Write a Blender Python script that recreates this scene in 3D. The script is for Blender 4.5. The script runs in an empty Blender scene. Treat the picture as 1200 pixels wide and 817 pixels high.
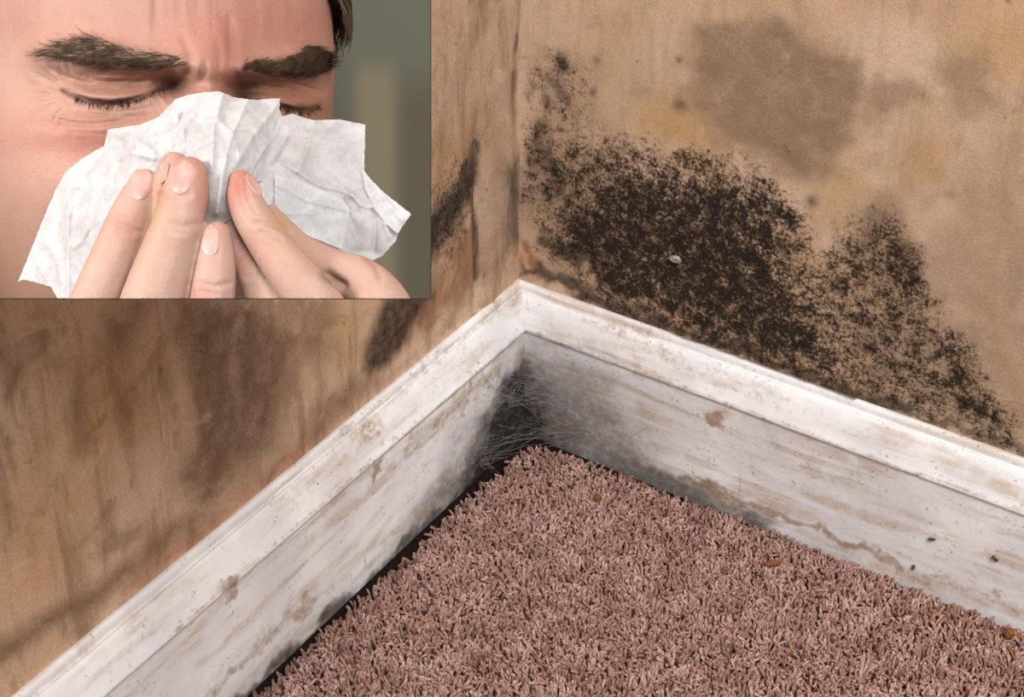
import bpy, bmesh, math, random
import numpy as np
from mathutils import Vector, Matrix
from mathutils.geometry import delaunay_2d_cdt

random.seed(7)
rng = np.random.default_rng(7)
scene = bpy.context.scene
C = scene.collection

# ------------------------------------------------------------------ camera
FPX = 1893.5                                   # focal length in pixels of the 1200x817 frame
PITCH, ROLL, YAW = 0.6085, 0.0066, -0.5737
CAM = np.array([0.6887, -1.0763, 0.9605])      # metres; room corner is the origin
F_ = np.array([math.sin(YAW)*math.cos(PITCH), math.cos(YAW)*math.cos(PITCH), -math.sin(PITCH)])
R_ = np.array([math.cos(YAW), -math.sin(YAW), 0.0])
U_ = np.cross(R_, F_)
R_ = R_*math.cos(ROLL) + U_*math.sin(ROLL)
U_ = np.cross(R_, F_)
cd = bpy.data.cameras.new('camera'); cam = bpy.data.objects.new('camera', cd); C.objects.link(cam)
cd.sensor_fit = 'HORIZONTAL'; cd.sensor_width = 36.0; cd.lens = 36.0*FPX/1200.0
cd.clip_start = 0.02
M = Matrix.Identity(4)
for i in range(3):
    M[i][0], M[i][1], M[i][2], M[i][3] = R_[i], U_[i], -F_[i], CAM[i]
cam.matrix_world = M
scene.camera = cam

# ------------------------------------------------------------------ light
vs = scene.view_settings
vs.view_transform = 'Standard'; vs.look = 'None'; vs.gamma = 1.0; vs.use_curve_mapping = False
vs.exposure = 0.0
w = bpy.data.worlds.new('room_light'); scene.world = w; w.use_nodes = True
w.node_tree.nodes['Background'].inputs[0].default_value = (1.0, 0.985, 0.975, 1)
w.node_tree.nodes['Background'].inputs[1].default_value = 0.38

def lamp(name, kind, loc, target, energy, size, color=(1, 1, 1), spot=None):
    d = bpy.data.lights.new(name, kind); d.energy = energy; d.color = color
    if kind == 'AREA': d.size = size
    else: d.shadow_soft_size = size
    if spot: d.spot_size, d.spot_blend = spot
    o = bpy.data.objects.new(name, d); C.objects.link(o)
    o.location = loc
    o.rotation_euler = (Vector(target)-Vector(loc)).to_track_quat('-Z', 'Y').to_euler()
    return o
lamp('ceiling_lamp', 'AREA', (1.65, -1.35, 2.6), (0.3, -0.1, 0.2), 112, 1.4, (1.0, 0.985, 0.975))
lamp('face_spot', 'SPOT', (0.04, -1.17, 1.0), (0.345, -0.755, 0.70), 29, 0.09, (1.0, 0.98, 0.96), (math.radians(34), 0.6))  # added spot, aimed to brighten the man's face from the left

# ------------------------------------------------------------------ helpers
def lin(r, g, b):
    f = lambda c: (c/12.92 if c <= 0.04045 else ((c+0.055)/1.055)**2.4)
    return tuple(f(c/255.0) for c in (r, g, b))
def lin4(r, g, b): return lin(r, g, b)+(1.0,)
def sstep(a, b, x):
    t = np.clip((x-a)/(b-a), 0, 1); return t*t*(3-2*t)
def pt(px, py, d):
    """photo pixel + depth along the view axis (metres) -> room position"""
    px, py, d = np.asarray(px, float), np.asarray(py, float), np.asarray(d, float)
    v = F_ + ((px-600)/FPX)[..., None]*R_ - ((py-408.5)/FPX)[..., None]*U_
    return CAM + v*d[..., None]
def project(P):
    Q = np.asarray(P)-CAM
    d = Q@F_
    return 600+FPX*(Q@R_)/d, 408.5-FPX*(Q@U_)/d, d
def hit(px, py, axis, val):
    v = F_ + ((px-600)/FPX)*R_ - ((py-408.5)/FPX)*U_
    return CAM + v*((val-CAM[axis])/v[axis])

def _hash(ix, iy, seed):
    h = (ix.astype(np.int64)*374761393 + iy.astype(np.int64)*668265263 + seed*1442695041) & 0xFFFFFFFF
    h = ((h ^ (h >> 13))*1274126177) & 0xFFFFFFFF
    return ((h ^ (h >> 16)) & 0xFFFFFF)/float(0xFFFFFF)
def vnoise(x, y, seed=0):
    ix, iy = np.floor(x), np.floor(y); fx, fy = x-ix, y-iy
    fx = fx*fx*(3-2*fx); fy = fy*fy*(3-2*fy)
    a, b = _hash(ix, iy, seed), _hash(ix+1, iy, seed)
    c, d = _hash(ix, iy+1, seed), _hash(ix+1, iy+1, seed)
    return (a*(1-fx)+b*fx)*(1-fy)+(c*(1-fx)+d*fx)*fy
def fbm(x, y, seed=0, octv=4):
    s, a, t = 0, 1.0, 0
    for o in range(octv):
        s = s+a*vnoise(x*2**o, y*2**o, seed+o*17); t += a; a *= 0.55
    return s/t
def seg_dist(x, y, poly, closed=False):
    """distance to a polyline"""
    best = np.full(x.shape, 1e9)
    n = len(poly)
    for i in range(n if closed else n-1):
        (x0, y0), (x1, y1) = poly[i][:2], poly[(i+1) % n][:2]
        dx, dy = x1-x0, y1-y0; L = dx*dx+dy*dy+1e-9
        t = np.clip(((x-x0)*dx+(y-y0)*dy)/L, 0, 1)
        best = np.minimum(best, np.hypot(x-x0-t*dx, y-y0-t*dy))
    return best
def inside(x, y, poly):
    r = np.zeros(x.shape, bool); n = len(poly)
    for i in range(n):
        (x0, y0), (x1, y1) = poly[i], poly[(i+1) % n]
        if y0 == y1: continue
        c = (y0 > y) != (y1 > y)
        r ^= c & (x < (x1-x0)*(y-y0)/(y1-y0)+x0)
    return r
def pmask(x, y, poly, soft):
    d = seg_dist(x, y, poly, True)
    d = np.where(inside(x, y, poly), d, -d)
    return sstep(-soft, soft, d)
def gauss(x, y, cx, cy, sx, sy, ang=0.0):
    c, s = math.cos(ang), math.sin(ang)
    u = (x-cx)*c+(y-cy)*s; v = -(x-cx)*s+(y-cy)*c
    return np.exp(-0.5*((u/sx)**2+(v/sy)**2))

def mesh_from(name, V, faces, smooth=True):
    """V: (n,3) array; faces: (m,k) int array, or list of tuples"""
    me = bpy.data.meshes.new(name)
    if isinstance(faces, np.ndarray):
        m, k = faces.shape
        me.vertices.add(len(V)); me.vertices.foreach_set('co', np.ascontiguousarray(V, np.float32).ravel())
        me.loops.add(m*k); me.loops.foreach_set('vertex_index', faces.astype(np.int32).ravel())
        me.polygons.add(m); me.polygons.foreach_set('loop_start', np.arange(0, m*k, k, dtype=np.int32))
        me.polygons.foreach_set('loop_total', np.full(m, k, np.int32))
        me.update(calc_edges=True); me.validate()
    else:
        me.from_pydata([tuple(v) for v in V], [], [tuple(f) for f in faces])
    if smooth:
        me.polygons.foreach_set('use_smooth', np.ones(len(me.polygons), bool))
    return me
def attr(me, name, vals):
    a = me.attributes.new(name, 'FLOAT', 'POINT'); a.data.foreach_set('value', np.asarray(vals, np.float32))
def cattr(me, name, rgb):
    a = me.attributes.new(name, 'FLOAT_COLOR', 'POINT')
    a.data.foreach_set('color', np.c_[rgb, np.ones(len(rgb))].astype(np.float32).ravel())
def obj(name, me, mat, parent=None):
    o = bpy.data.objects.new(name, me); C.objects.link(o)
    if mat: me.materials.clear(); me.materials.append(mat)
    if parent:
        o.parent = parent
        p = parent; off = Vector((0, 0, 0))
        while p: off += p.location; p = p.parent
        me.transform(Matrix.Translation(-off))       # meshes are made in room coordinates
    return o
def tag(o, label, cat, group=None, kind=None):
    o['label'] = label; o['category'] = cat
    if group: o['group'] = group
    if kind: o['kind'] = kind
    return o
def origin_to(o, loc):
    o.data.transform(Matrix.Translation(-Vector(loc))); o.location = loc
def verts(me):
    a = np.empty(len(me.vertices)*3, np.float32); me.vertices.foreach_get('co', a); return a.reshape(-1, 3).astype(float)
def grid_faces(nu, nv, wrap_u=False):
    i = np.arange(nu if wrap_u else nu-1)[:, None]; j = np.arange(nv-1)[None, :]
    i2 = (i+1) % nu
    return np.stack([i*nv+j, i2*nv+j, i2*nv+j+1, i*nv+j+1], -1).reshape(-1, 4)
def strands(lines, r0, r1, sides=3):
    """lines: (n,k,3) array of polylines -> one mesh of tapered hairs"""
    L = np.asarray(lines); n, k, _ = L.shape
    T = np.gradient(L, axis=1); T /= np.linalg.norm(T, axis=2, keepdims=True)+1e-12
    ref = np.where(np.abs(T[..., 2:3]) > 0.9, [[[1.0, 0, 0]]], [[[0, 0, 1.0]]])
    A = np.cross(T, ref); A /= np.linalg.norm(A, axis=2, keepdims=True)+1e-12
    B = np.cross(T, A)
    r = np.linspace(1, 0, k)[None, :, None]; r = r1+(r0-r1)*r
    if np.ndim(r0): pass
    V = [L+r*(A*math.cos(2*math.pi*s/sides)+B*math.sin(2*math.pi*s/sides)) for s in range(sides)]
    V = np.stack(V, 2).reshape(-1, 3)
    b = (np.arange(n)*k*sides)[:, None, None]; j = np.arange(k-1)[None, :, None]*sides; s = np.arange(sides)[None, None, :]
    s2 = (s+1) % sides
    Fc = np.stack([b+j+s, b+j+s2, b+j+sides+s2, b+j+sides+s], -1).reshape(-1, 4)
    return V, Fc

# ---- node helper
class NT:
    def __init__(s, name):
        s.m = bpy.data.materials.new(name); s.m.use_nodes = True
        s.t = s.m.node_tree; s.n = s.t.nodes; s.b = s.n['Principled BSDF']; s.out = s.n['Material Output']
        s.tc = s.n.new('ShaderNodeTexCoord')
    def put(s, sock, v):
        if isinstance(v, bpy.types.NodeSocket): s.t.links.new(v, sock)
        elif isinstance(v, tuple) and len(v) == 3 and sock.type == 'RGBA': sock.default_value = v+(1,)
        else: sock.default_value = v
    def attr(s, name, col=False):
        a = s.n.new('ShaderNodeAttribute'); a.attribute_name = name
        return a.outputs['Color' if col else 'Fac']
    def noise(s, scale, detail=4, rough=0.55, dist=0.0, vec=None):
        a = s.n.new('ShaderNodeTexNoise'); s.put(a.inputs['Vector'], vec or s.tc.outputs['Object'])
        a.inputs['Scale'].default_value = scale; a.inputs['Detail'].default_value = detail
        a.inputs['Roughness'].default_value = rough; a.inputs['Distortion'].default_value = dist
        return a.outputs['Fac']
    def vor(s, scale, vec=None, out='Distance', rnd=1.0):
        a = s.n.new('ShaderNodeTexVoronoi'); s.put(a.inputs['Vector'], vec or s.tc.outputs['Object'])
        a.inputs['Scale'].default_value = scale; a.inputs['Randomness'].default_value = rnd
        return a.outputs[out]
    def scaled(s, x, y, z):
        a = s.n.new('ShaderNodeMapping'); s.put(a.inputs['Vector'], s.tc.outputs['Object'])
        a.inputs['Scale'].default_value = (x, y, z); return a.outputs[0]
    def math(s, op, a, b=0.0, clamp=False):
        n = s.n.new('ShaderNodeMath'); n.operation = op; n.use_clamp = clamp
        s.put(n.inputs[0], a); s.put(n.inputs[1], b); return n.outputs[0]
    def ramp(s, v, a, b, c=0.0, d=1.0):
        n = s.n.new('ShaderNodeMapRange'); n.interpolation_type = 'SMOOTHSTEP'
        s.put(n.inputs[0], v); n.inputs[1].default_value = a; n.inputs[2].default_value = b
        n.inputs[3].default_value = c; n.inputs[4].default_value = d; return n.outputs[0]
    def mix(s, f, a, b, mode='MIX'):
        n = s.n.new('ShaderNodeMix'); n.data_type = 'RGBA'; n.blend_type = mode
        s.put(n.inputs['Factor'], f); s.put(n.inputs[6], a); s.put(n.inputs[7], b); return n.outputs[2]
    def bump(s, h, strength=0.3, dist=0.001, nrm=None):
        n = s.n.new('ShaderNodeBump'); n.inputs['Strength'].default_value = strength; n.inputs['Distance'].default_value = dist
        s.put(n.inputs['Height'], h)
        if nrm: s.put(n.inputs['Normal'], nrm)
        return n.outputs[0]
    def done(s, col, rough=0.7, nrm=None, spec=None):
        s.put(s.b.inputs['Base Color'], col); s.put(s.b.inputs['Roughness'], rough)
        if nrm: s.put(s.b.inputs['Normal'], nrm)
        if spec is not None: s.b.inputs['Specular IOR Level'].default_value = spec
        return s.m

# ------------------------------------------------------------------ materials of the room
def nzc(n, scale):
    a = n.n.new('ShaderNodeTexNoise'); n.put(a.inputs['Vector'], n.tc.outputs['Object']); a.inputs['Scale'].default_value = scale
    return a.outputs['Color']
def mat_wall(name, base, light, grey, ochre, rust, run):
    n = NT(name)
    big = n.noise(9, 5, 0.6, 0.6); mid = n.noise(45, 5, 0.6); fine = n.noise(420, 4, 0.65); grit = n.noise(900, 2, 0.6)
    c = n.mix(n.ramp(big, 0.35, 0.7), base, light)
    c = n.mix(n.math('MULTIPLY', n.attr('light'), 0.9), c, light)
    c = n.mix(n.math('MULTIPLY', n.attr('ochre'), n.ramp(mid, 0.25, 0.7, 0.5, 1.0)), c, ochre)
    c = n.mix(n.attr('rust'), c, rust)
    st = n.math('MULTIPLY', n.attr('stain'), n.ramp(n.math('ADD', mid, n.math('MULTIPLY', fine, 0.5)), 0.4, 0.95, 0.55, 1.0))
    c = n.mix(st, c, grey)
    # drips and brush marks that run down the wall, blotches
    ru = n.noise(1.0, 6, 0.62, 0.5, n.scaled(46, 46, 9)); bl = n.noise(24, 6, 0.62, 0.8)
    c = n.mix(n.ramp(ru, 0.46, 0.70, 0.0, run), c, grey)
    c = n.mix(n.ramp(bl, 0.50, 0.70, 0.0, run*0.9), c, grey)
    c = n.mix(n.ramp(bl, 0.46, 0.30, 0.0, run*0.8), c, light)
    # soft grain
    c = n.mix(n.ramp(fine, 0.3, 0.75, 0.0, 0.28), c, n.mix(0.5, grey, lin(70, 52, 40)))
    c = n.mix(n.ramp(grit, 0.55, 0.8, 0.0, 0.22), c, light)
    # mould: the painted-in density decides how much of the speckle breaks through
    mo = n.attr('mould')
    sp = n.math('ADD', n.math('MULTIPLY', n.math('SUBTRACT', n.noise(330, 6, 0.75), 0.5), 2.3),
                n.math('MULTIPLY', n.math('SUBTRACT', n.noise(85, 5, 0.65, 0.4), 0.5), 1.9))
    v = n.math('ADD', n.math('MULTIPLY', mo, 0.96), sp)
    gate = n.ramp(mo, 0.04, 0.22)
    soft = n.math('MULTIPLY', n.ramp(v, 0.05, 0.9), gate)
    c = n.mix(n.math('MULTIPLY', soft, 0.88), c, lin(76, 58, 43))
    hard = n.math('MULTIPLY', n.ramp(v, 0.48, 1.02), gate)
    c = n.mix(n.math('MULTIPLY', hard, 0.94), c, lin(31, 26, 23))
    sm = n.attr('smear')
    c = n.mix(n.math('MULTIPLY', sm, n.ramp(n.noise(120, 4, 0.6), 0.2, 0.7, 0.75, 1.0)), c, lin(34, 28, 24))
    # isolated spots
    wv = n.n.new('ShaderNodeVectorMath'); wv.operation = 'MULTIPLY_ADD'; n.put(wv.inputs[0], nzc(n, 60)); wv.inputs[1].default_value = (0.02, 0.02, 0.02); n.put(wv.inputs[2], n.tc.outputs['Object'])
    vd = n.vor(80, wv.outputs[0]); vc = n.vor(80, wv.outputs[0], out='Color')
    sepr = n.n.new('ShaderNodeSeparateColor'); n.put(sepr.inputs[0], vc)
    dot = n.math('MULTIPLY', n.ramp(vd, 0.10, 0.26, 1, 0), n.math('MULTIPLY', n.ramp(sepr.outputs[0], 0.80, 0.92), n.ramp(n.noise(300), 0.42, 0.6)))
    c = n.mix(n.math('MULTIPLY', dot, 0.45), c, lin(60, 46, 38))
    h = n.math('ADD', n.math('MULTIPLY', fine, 0.6), n.math('MULTIPLY', hard, 0.7))
    return n.done(c, 0.86, n.bump(h, 0.5, 0.0012), 0.2)

M_right = mat_wall('mouldy_plaster_tan', lin(202, 168, 134), lin(216, 186, 160), lin(138, 116, 96), lin(196, 156, 104), lin(150, 92, 52), 0.32)
M_left = mat_wall('mouldy_plaster_brown', lin(204, 168, 138), lin(216, 186, 160), lin(112, 86, 65), lin(196, 154, 106), lin(172, 112, 76), 0.52)

def mat_board(name, along):
    n = NT(name)
    sv = n.scaled(*((6, 60, 60) if along == 0 else (60, 6, 60)))
    st = n.noise(1.0, 6, 0.62, 0.4, sv); blot = n.noise(38, 5, 0.6, 0.5); fine = n.noise(300, 3, 0.6)
    c = n.mix(n.ramp(n.noise(14, 3), 0.35, 0.7), lin(222, 220, 222), lin(238, 237, 237))
    streak = n.math('MULTIPLY', n.ramp(st, 0.44, 0.64), n.ramp(blot, 0.32, 0.58, 0.15, 1.0))
    c = n.mix(n.math('MULTIPLY', streak, 0.62), c, lin(186, 160, 130))
    br = n.attr('brown')
    bf = n.ramp(n.math('ADD', br, n.math('MULTIPLY', n.math('SUBTRACT', n.noise(110, 6, 0.72), 0.5), 1.8)), 0.34, 1.0)
    bf = n.math('MULTIPLY', bf, n.ramp(br, 0.02, 0.15))
    c = n.mix(n.math('MULTIPLY', bf, 0.75), c, lin(146, 110, 70))
    # little dirt flecks
    gr = n.noise(260, 5, 0.7); c = n.mix(n.math('MULTIPLY', n.ramp(gr, 0.56, 0.70), n.ramp(blot, 0.40, 0.62, 0.05, 0.75)), c, lin(150, 122, 92))
    vd = n.vor(190); sepr = n.n.new('ShaderNodeSeparateColor'); n.put(sepr.inputs[0], n.vor(190, out='Color'))
    dot = n.math('MULTIPLY', n.ramp(vd, 0.12, 0.34, 1, 0), n.ramp(sepr.outputs[0], 0.80, 0.9))
    c = n.mix(n.math('MULTIPLY', dot, n.ramp(blot, 0.42, 0.6, 0.0, 0.55)), c, lin(128, 104, 80))
    so = n.attr('dirt_shade')  # dirt and the corner's shade, painted together
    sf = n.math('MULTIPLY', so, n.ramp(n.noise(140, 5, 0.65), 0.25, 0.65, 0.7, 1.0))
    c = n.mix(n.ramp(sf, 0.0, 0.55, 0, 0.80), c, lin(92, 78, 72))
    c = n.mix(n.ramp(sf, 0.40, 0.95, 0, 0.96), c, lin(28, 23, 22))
    return n.done(c, n.ramp(so, 0, 0.5, 0.42, 0.85), n.bump(n.math('ADD', fine, n.math('MULTIPLY', st, 0.6)), 0.35, 0.0009), 0.35)
M_bl = mat_board('grimy_white_gloss_paint', 1)
M_br = mat_board('grimy_white_gloss_paint_streaked', 0)

n = NT('carpet_backing')
sx = n.n.new('ShaderNodeSeparateXYZ'); n.put(sx.inputs[0], n.tc.outputs['Object'])
edge_d = n.math('MINIMUM', sx.outputs[0], n.math('MULTIPLY', sx.outputs[1], -1.0))
c = n.mix(n.ramp(n.noise(200), 0.3, 0.7), lin(36, 24, 20), lin(18, 13, 12))
c = n.mix(n.ramp(edge_d, 0.04, 0.30), c, n.mix(n.ramp(n.noise(500), 0.35, 0.65), lin(112, 82, 72), lin(60, 40, 34)))   # backing stays near black along the boards
M_back = n.done(c, 0.95, None, 0.1)
n = NT('mauve_carpet_yarn')
M_pile = n.done(n.mix(n.ramp(n.noise(1400, 2), 0.3, 0.7, 0, 0.25), n.attr('Col', True), lin(120, 82, 70)), 0.85, None, 0.15)

def simple(name, col, rough=0.6, var=None, scale=60, spec=None, bump=0.0):
    n = NT(name)
    f = n.noise(scale, 4)
    c = n.mix(n.ramp(f, 0.3, 0.7), col, var or tuple(x*0.75 for x in col))
    return n.done(c, rough, n.bump(f, bump, 0.001) if bump else None, spec)

# ------------------------------------------------------------------ walls
BH, RIDGE, BT = 0.150, 0.1137, 0.0222           # skirting: height, ridge height, thickness
FLOOR = -0.010
def wall_axis(step, dense, end):
    a = np.arange(0, dense, step); b = np.linspace(dense, end, 14); return np.r_[a, b]
def build_wall(name, right):
    s = wall_axis(0.0026, 0.80 if right else 0.72, 1.9)
    z = np.r_[np.array([FLOOR, 0.06]), np.arange(0.115, 0.62 if right else 0.60, 0.0026), np.linspace(0.64, 1.7, 10)]
    S, Z = [a.ravel() for a in np.meshgrid(s, z, indexing='ij')]
    P = np.c_[S, np.zeros_like(S), Z] if right else np.c_[np.zeros_like(S), -S, Z]
    x, y, _ = project(P)
    wx = x+34*(fbm(S*30, Z*30, 3)-0.5)+18*(fbm(S*95, Z*95, 5, 3)-0.5)
    wy = y+34*(fbm(S*30, Z*30, 9)-0.5)+18*(fbm(S*95, Z*95, 11, 3)-0.5)
    zero = np.zeros_like(S)
    mould, stain, ochre, light, rust, smear = [zero.copy() for _ in range(6)]
    def put(a, poly, k, soft): np.maximum(a, k*pmask(wx, wy, poly, soft), out=a)
    def stroke(a, line, wd, k): np.maximum(a, k*sstep(wd, wd*0.25, seg_dist(wx, wy, line)), out=a)
    if right:
        put(mould, [(612, 215), (640, 170), (680, 150), (720, 165), (760, 170), (800, 180), (850, 178), (905, 205), (940, 250), (955, 295),
                    (1000, 255), (1050, 245), (1080, 300), (1100, 360), (1125, 405), (1150, 450), (1185, 490), (1195, 535), (1000, 468), (850, 415), (700, 365), (640, 300)], 0.60, 30)
        put(mould, [(640, 285), (672, 235), (735, 195), (800, 205), (860, 195), (905, 220), (925, 265), (940, 330), (985, 400), (1000, 458), (850, 410), (720, 358), (660, 312)], 0.90, 36)
        put(mould, [(740, 260), (800, 240), (880, 240), (910, 300), (930, 380), (900, 410), (800, 370), (730, 330)], 0.95, 40)
        put(mould, [(618, 70), (655, 50), (690, 70), (705, 150), (660, 200), (618, 215)], 0.33, 26)
        put(mould, [(612, 150), (650, 140), (660, 220), (625, 235)], 0.55, 18)
        put(mould, [(1090, 400), (1120, 380), (1180, 480), (1200, 540), (1130, 500)], 0.78, 24)
        put(mould, [(1020, 290), (1060, 270), (1100, 350), (1060, 380)], 0.8, 24)
        put(mould, [(790, 180), (840, 180), (860, 205), (800, 215)], 0.8, 16)
        put(mould, [(895, 205), (935, 250), (930, 290), (890, 260)], 0.85, 18)
        put(stain, [(812, 30), (890, 20), (960, 45), (1005, 85), (1008, 130), (985, 200), (945, 215), (900, 185), (850, 165), (812, 110)], 0.92, 16)
        put(stain, [(1005, 98), (1075, 92), (1092, 118), (1020, 132)], 0.75, 12)
        put(stain, [(1108, 70), (1165, 55), (1172, 130), (1120, 145)], 0.62, 18)
        put(stain, [(1008, 238), (1050, 228), (1092, 320), (1045, 345), (1000, 300)], 0.85, 18)
        put(stain, [(1000, 320), (1110, 270), (1230, 300), (1230, 560), (1000, 470)], 0.52, 40)
        put(stain, [(612, 210), (715, 160), (760, 240), (740, 340), (640, 320)], 0.72, 30)
        put(stain, [(640, 60), (700, 60), (720, 160), (650, 180)], 0.35, 30)
        put(stain, [(1120, 170), (1210, 150), (1210, 330), (1130, 290)], 0.40, 30)
        put(ochre, [(770, 110), (820, 125), (875, 170), (800, 175), (730, 150)], 0.8, 22)
        put(ochre, [(945, 145), (985, 140), (985, 180), (945, 180)], 0.85, 9)
        put(ochre, [(1050, 170), (1100, 160), (1110, 210), (1060, 215)], 0.55, 14)
        put(ochre, [(1150, 20), (1210, 30), (1210, 90), (1150, 80)], 0.5, 20)
        put(ochre, [(960, 210), (1010, 190), (1000, 260), (950, 260)], 0.6, 14)
        put(light, [(980, 30), (1080, 22), (1116, 80), (1060, 108), (990, 95)], 1.0, 16)
        put(light, [(609, -40), (634, -40), (628, 130), (612, 240)], 0.9, 9)
        put(light, [(700, -20), (800, -20), (800, 90), (740, 110)], 0.4, 30)
        put(light, [(1000, 150), (1045, 150), (1040, 210), (1000, 215)], 0.5, 15)
        stroke(smear, [(618, 318), (700, 350), (780, 385), (870, 408), (980, 455), (1060, 480)], 11, 0.85)
        stroke(smear, [(640, 280), (670, 305), (740, 345)], 12, 0.75)
        stroke(smear, [(690, 195), (668, 235), (645, 255)], 4.5, 0.6)
        stroke(smear, [(815, 240), (806, 270), (793, 296)], 4.5, 0.7)
        stroke(smear, [(1060, 488), (1200, 532)], 6, 0.6)
        stroke(rust, [(612, 290), (622, 312)], 12, 0.75)
        smear += 0.75*gauss(x, y, 952, 236, 6, 6)+0.4*gauss(x, y, 1115, 228, 5, 5)
        for (cx, cy, r) in [(663, 70, 6), (668, 78, 6), (645, 100, 5), (658, 112, 6), (620, 105, 4), (640, 128, 4), (700, 105, 4), (632, 160, 8), (645, 190, 9), (625, 190, 5), (648, 205, 6), (700, 72, 3), (798, 72, 4), (805, 122, 4)]:
            smear += 0.7*gauss(wx, wy, cx, cy, r, r*1.4)
        smear = np.clip(smear, 0, 1)
        depth = 0.0010*mould*(fbm(S*200, Z*200, 21, 3)-0.3)+0.0016*(fbm(S*25, Z*25, 31)-0.5)
    else:
        # on this wall the shapes run up and down the wallpaper: keep the warp small
        wx = x+14*(fbm(S*40, Z*12, 3)-0.5)+10*(fbm(S*150, Z*40, 5, 3)-0.5)
        wy = y+26*(fbm(S*40, Z*12, 9)-0.5)
        put(smear, [(496, 268), (525, 225), (556, 168), (560, 215), (540, 245), (505, 310), (490, 330)], 0.92, 9)
        put(smear, [(592, 205), (607, 190), (607, 285), (596, 290)], 0.75, 8)
        put(smear, [(425, 435), (428, 405), (452, 345), (508, 340), (478, 395), (450, 425), (432, 445)], 0.95, 8)
        put(smear, [(602, 40), (607, 40), (606, 60), (602, 62)], 0.7, 3)
        put(smear, [(599, 85), (606, 85), (606, 145), (600, 150)], 0.6, 5)
        stroke(smear, [(556, 165), (557, 230), (560, 330)], 3.5, 0.8)
        put(mould, [(480, 260), (555, 160), (560, 260), (500, 330)], 0.5, 20)
        put(stain, [(200, 345), (300, 340), (352, 400), (325, 520), (235, 600), (205, 560), (225, 480)], 0.98, 26)
        put(stain, [(150, 660), (230, 590), (240, 605), (110, 715), (20, 765), (0, 770), (-10, 750), (90, 700)], 0.85, 14)
        put(light, [(-20, 345), (120, 345), (90, 460), (20, 540), (-20, 560)], 0.7, 45)
        put(stain, [(130, 345), (190, 345), (150, 420), (110, 430)], 0.6, 25)
        put(stain, [(330, 345), (390, 345), (380, 420), (330, 440)], 0.6, 20)
        put(stain, [(375, 470), (420, 440), (440, 450), (380, 500), (330, 535)], 0.6, 14)
        put(stain, [(490, -40), (608, -40), (606, 300), (560, 340), (490, 380)], 0.42, 10)
        put(ochre, [(100, 400), (190, 380), (180, 500), (60, 700), (0, 700), (20, 560)], 0.55, 40)
        put(ochre, [(505, 170), (550, 150), (520, 220), (500, 250)], 0.9, 14)
        put(ochre, [(385, 370), (425, 350), (425, 420), (390, 440)], 0.6, 18)
        put(light, [(150, 520), (200, 470), (215, 540), (120, 680), (90, 670)], 0.6, 25)
        put(light, [(540, -20), (556, -20), (552, 110), (535, 120)], 0.5, 10)
        put(rust, [(505, 330), (528, 292), (556, 250), (560, 320), (510, 372), (440, 430), (455, 400)], 0.75, 12)
        put(rust, [(290, 560), (440, 440), (470, 425), (330, 560), (170, 690), (150, 690)], 0.5, 12)
        stroke(stain, [(604, 0), (606, 300)], 9, 0.6)
        # ridge and crease of lifting wallpaper beside the corner
        depth = 0.0022*np.exp(-((x-574)/9.0)**2)*sstep(80, 200, y)-0.0022*np.exp(-((x-557)/3.0)**2)*sstep(140, 190, y)+0.002*(fbm(S*30, Z*12, 31)-0.5)
    depth = depth*sstep(0.0, 0.012, S)*sstep(1.2, 0.8, S)
    if right: P[:, 1] -= depth
    else: P[:, 0] += depth
    Fc = grid_faces(len(s), len(z))
    if not right: Fc = Fc[:, ::-1]
    # a few millimetres of board behind the surface
    me = mesh_from(name, P, Fc)
    for nm, a in (('mould', mould), ('stain', stain), ('ochre', ochre), ('light', light), ('rust', rust), ('smear', smear)): attr(me, nm, a)
    o = obj(name, me, M_right if right else M_left); o['kind'] = 'structure'
    return o
build_wall('wall_right', True)
build_wall('wall_left', False)

# ------------------------------------------------------------------ skirting boards
PROF = [(0.0, BH), (0.0030, BH+0.0012), (0.0056, BH+0.0002), (0.0062, BH-0.0040), (0.0064, BH-0.0085), (0.0082, BH-0.0080), (0.0090, BH-0.0062),
        (0.0120, BH-0.0098), (0.0150, BH-0.0160), (0.0180, BH-0.0240), (0.0205, BH-0.0315), (BT-0.0004, RIDGE+0.0012), (BT+0.0004, RIDGE-0.0006),
        (BT+0.0001, RIDGE-0.0026), (BT-0.0007, RIDGE-0.0036), (BT-0.0009, RIDGE-0.0060), (BT-0.0006, 0.06), (BT, 0.02), (BT, FLOOR)]
def resample(pts, step):
    out = [pts[0]]
    for a, b in zip(pts[:-1], pts[1:]):
        k = max(1, int(math.dist(a, b)/step))
        for i in range(1, k+1): out.append((a[0]+(b[0]-a[0])*i/k, a[1]+(b[1]-a[1])*i/k))
    return np.array(out)
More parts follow.
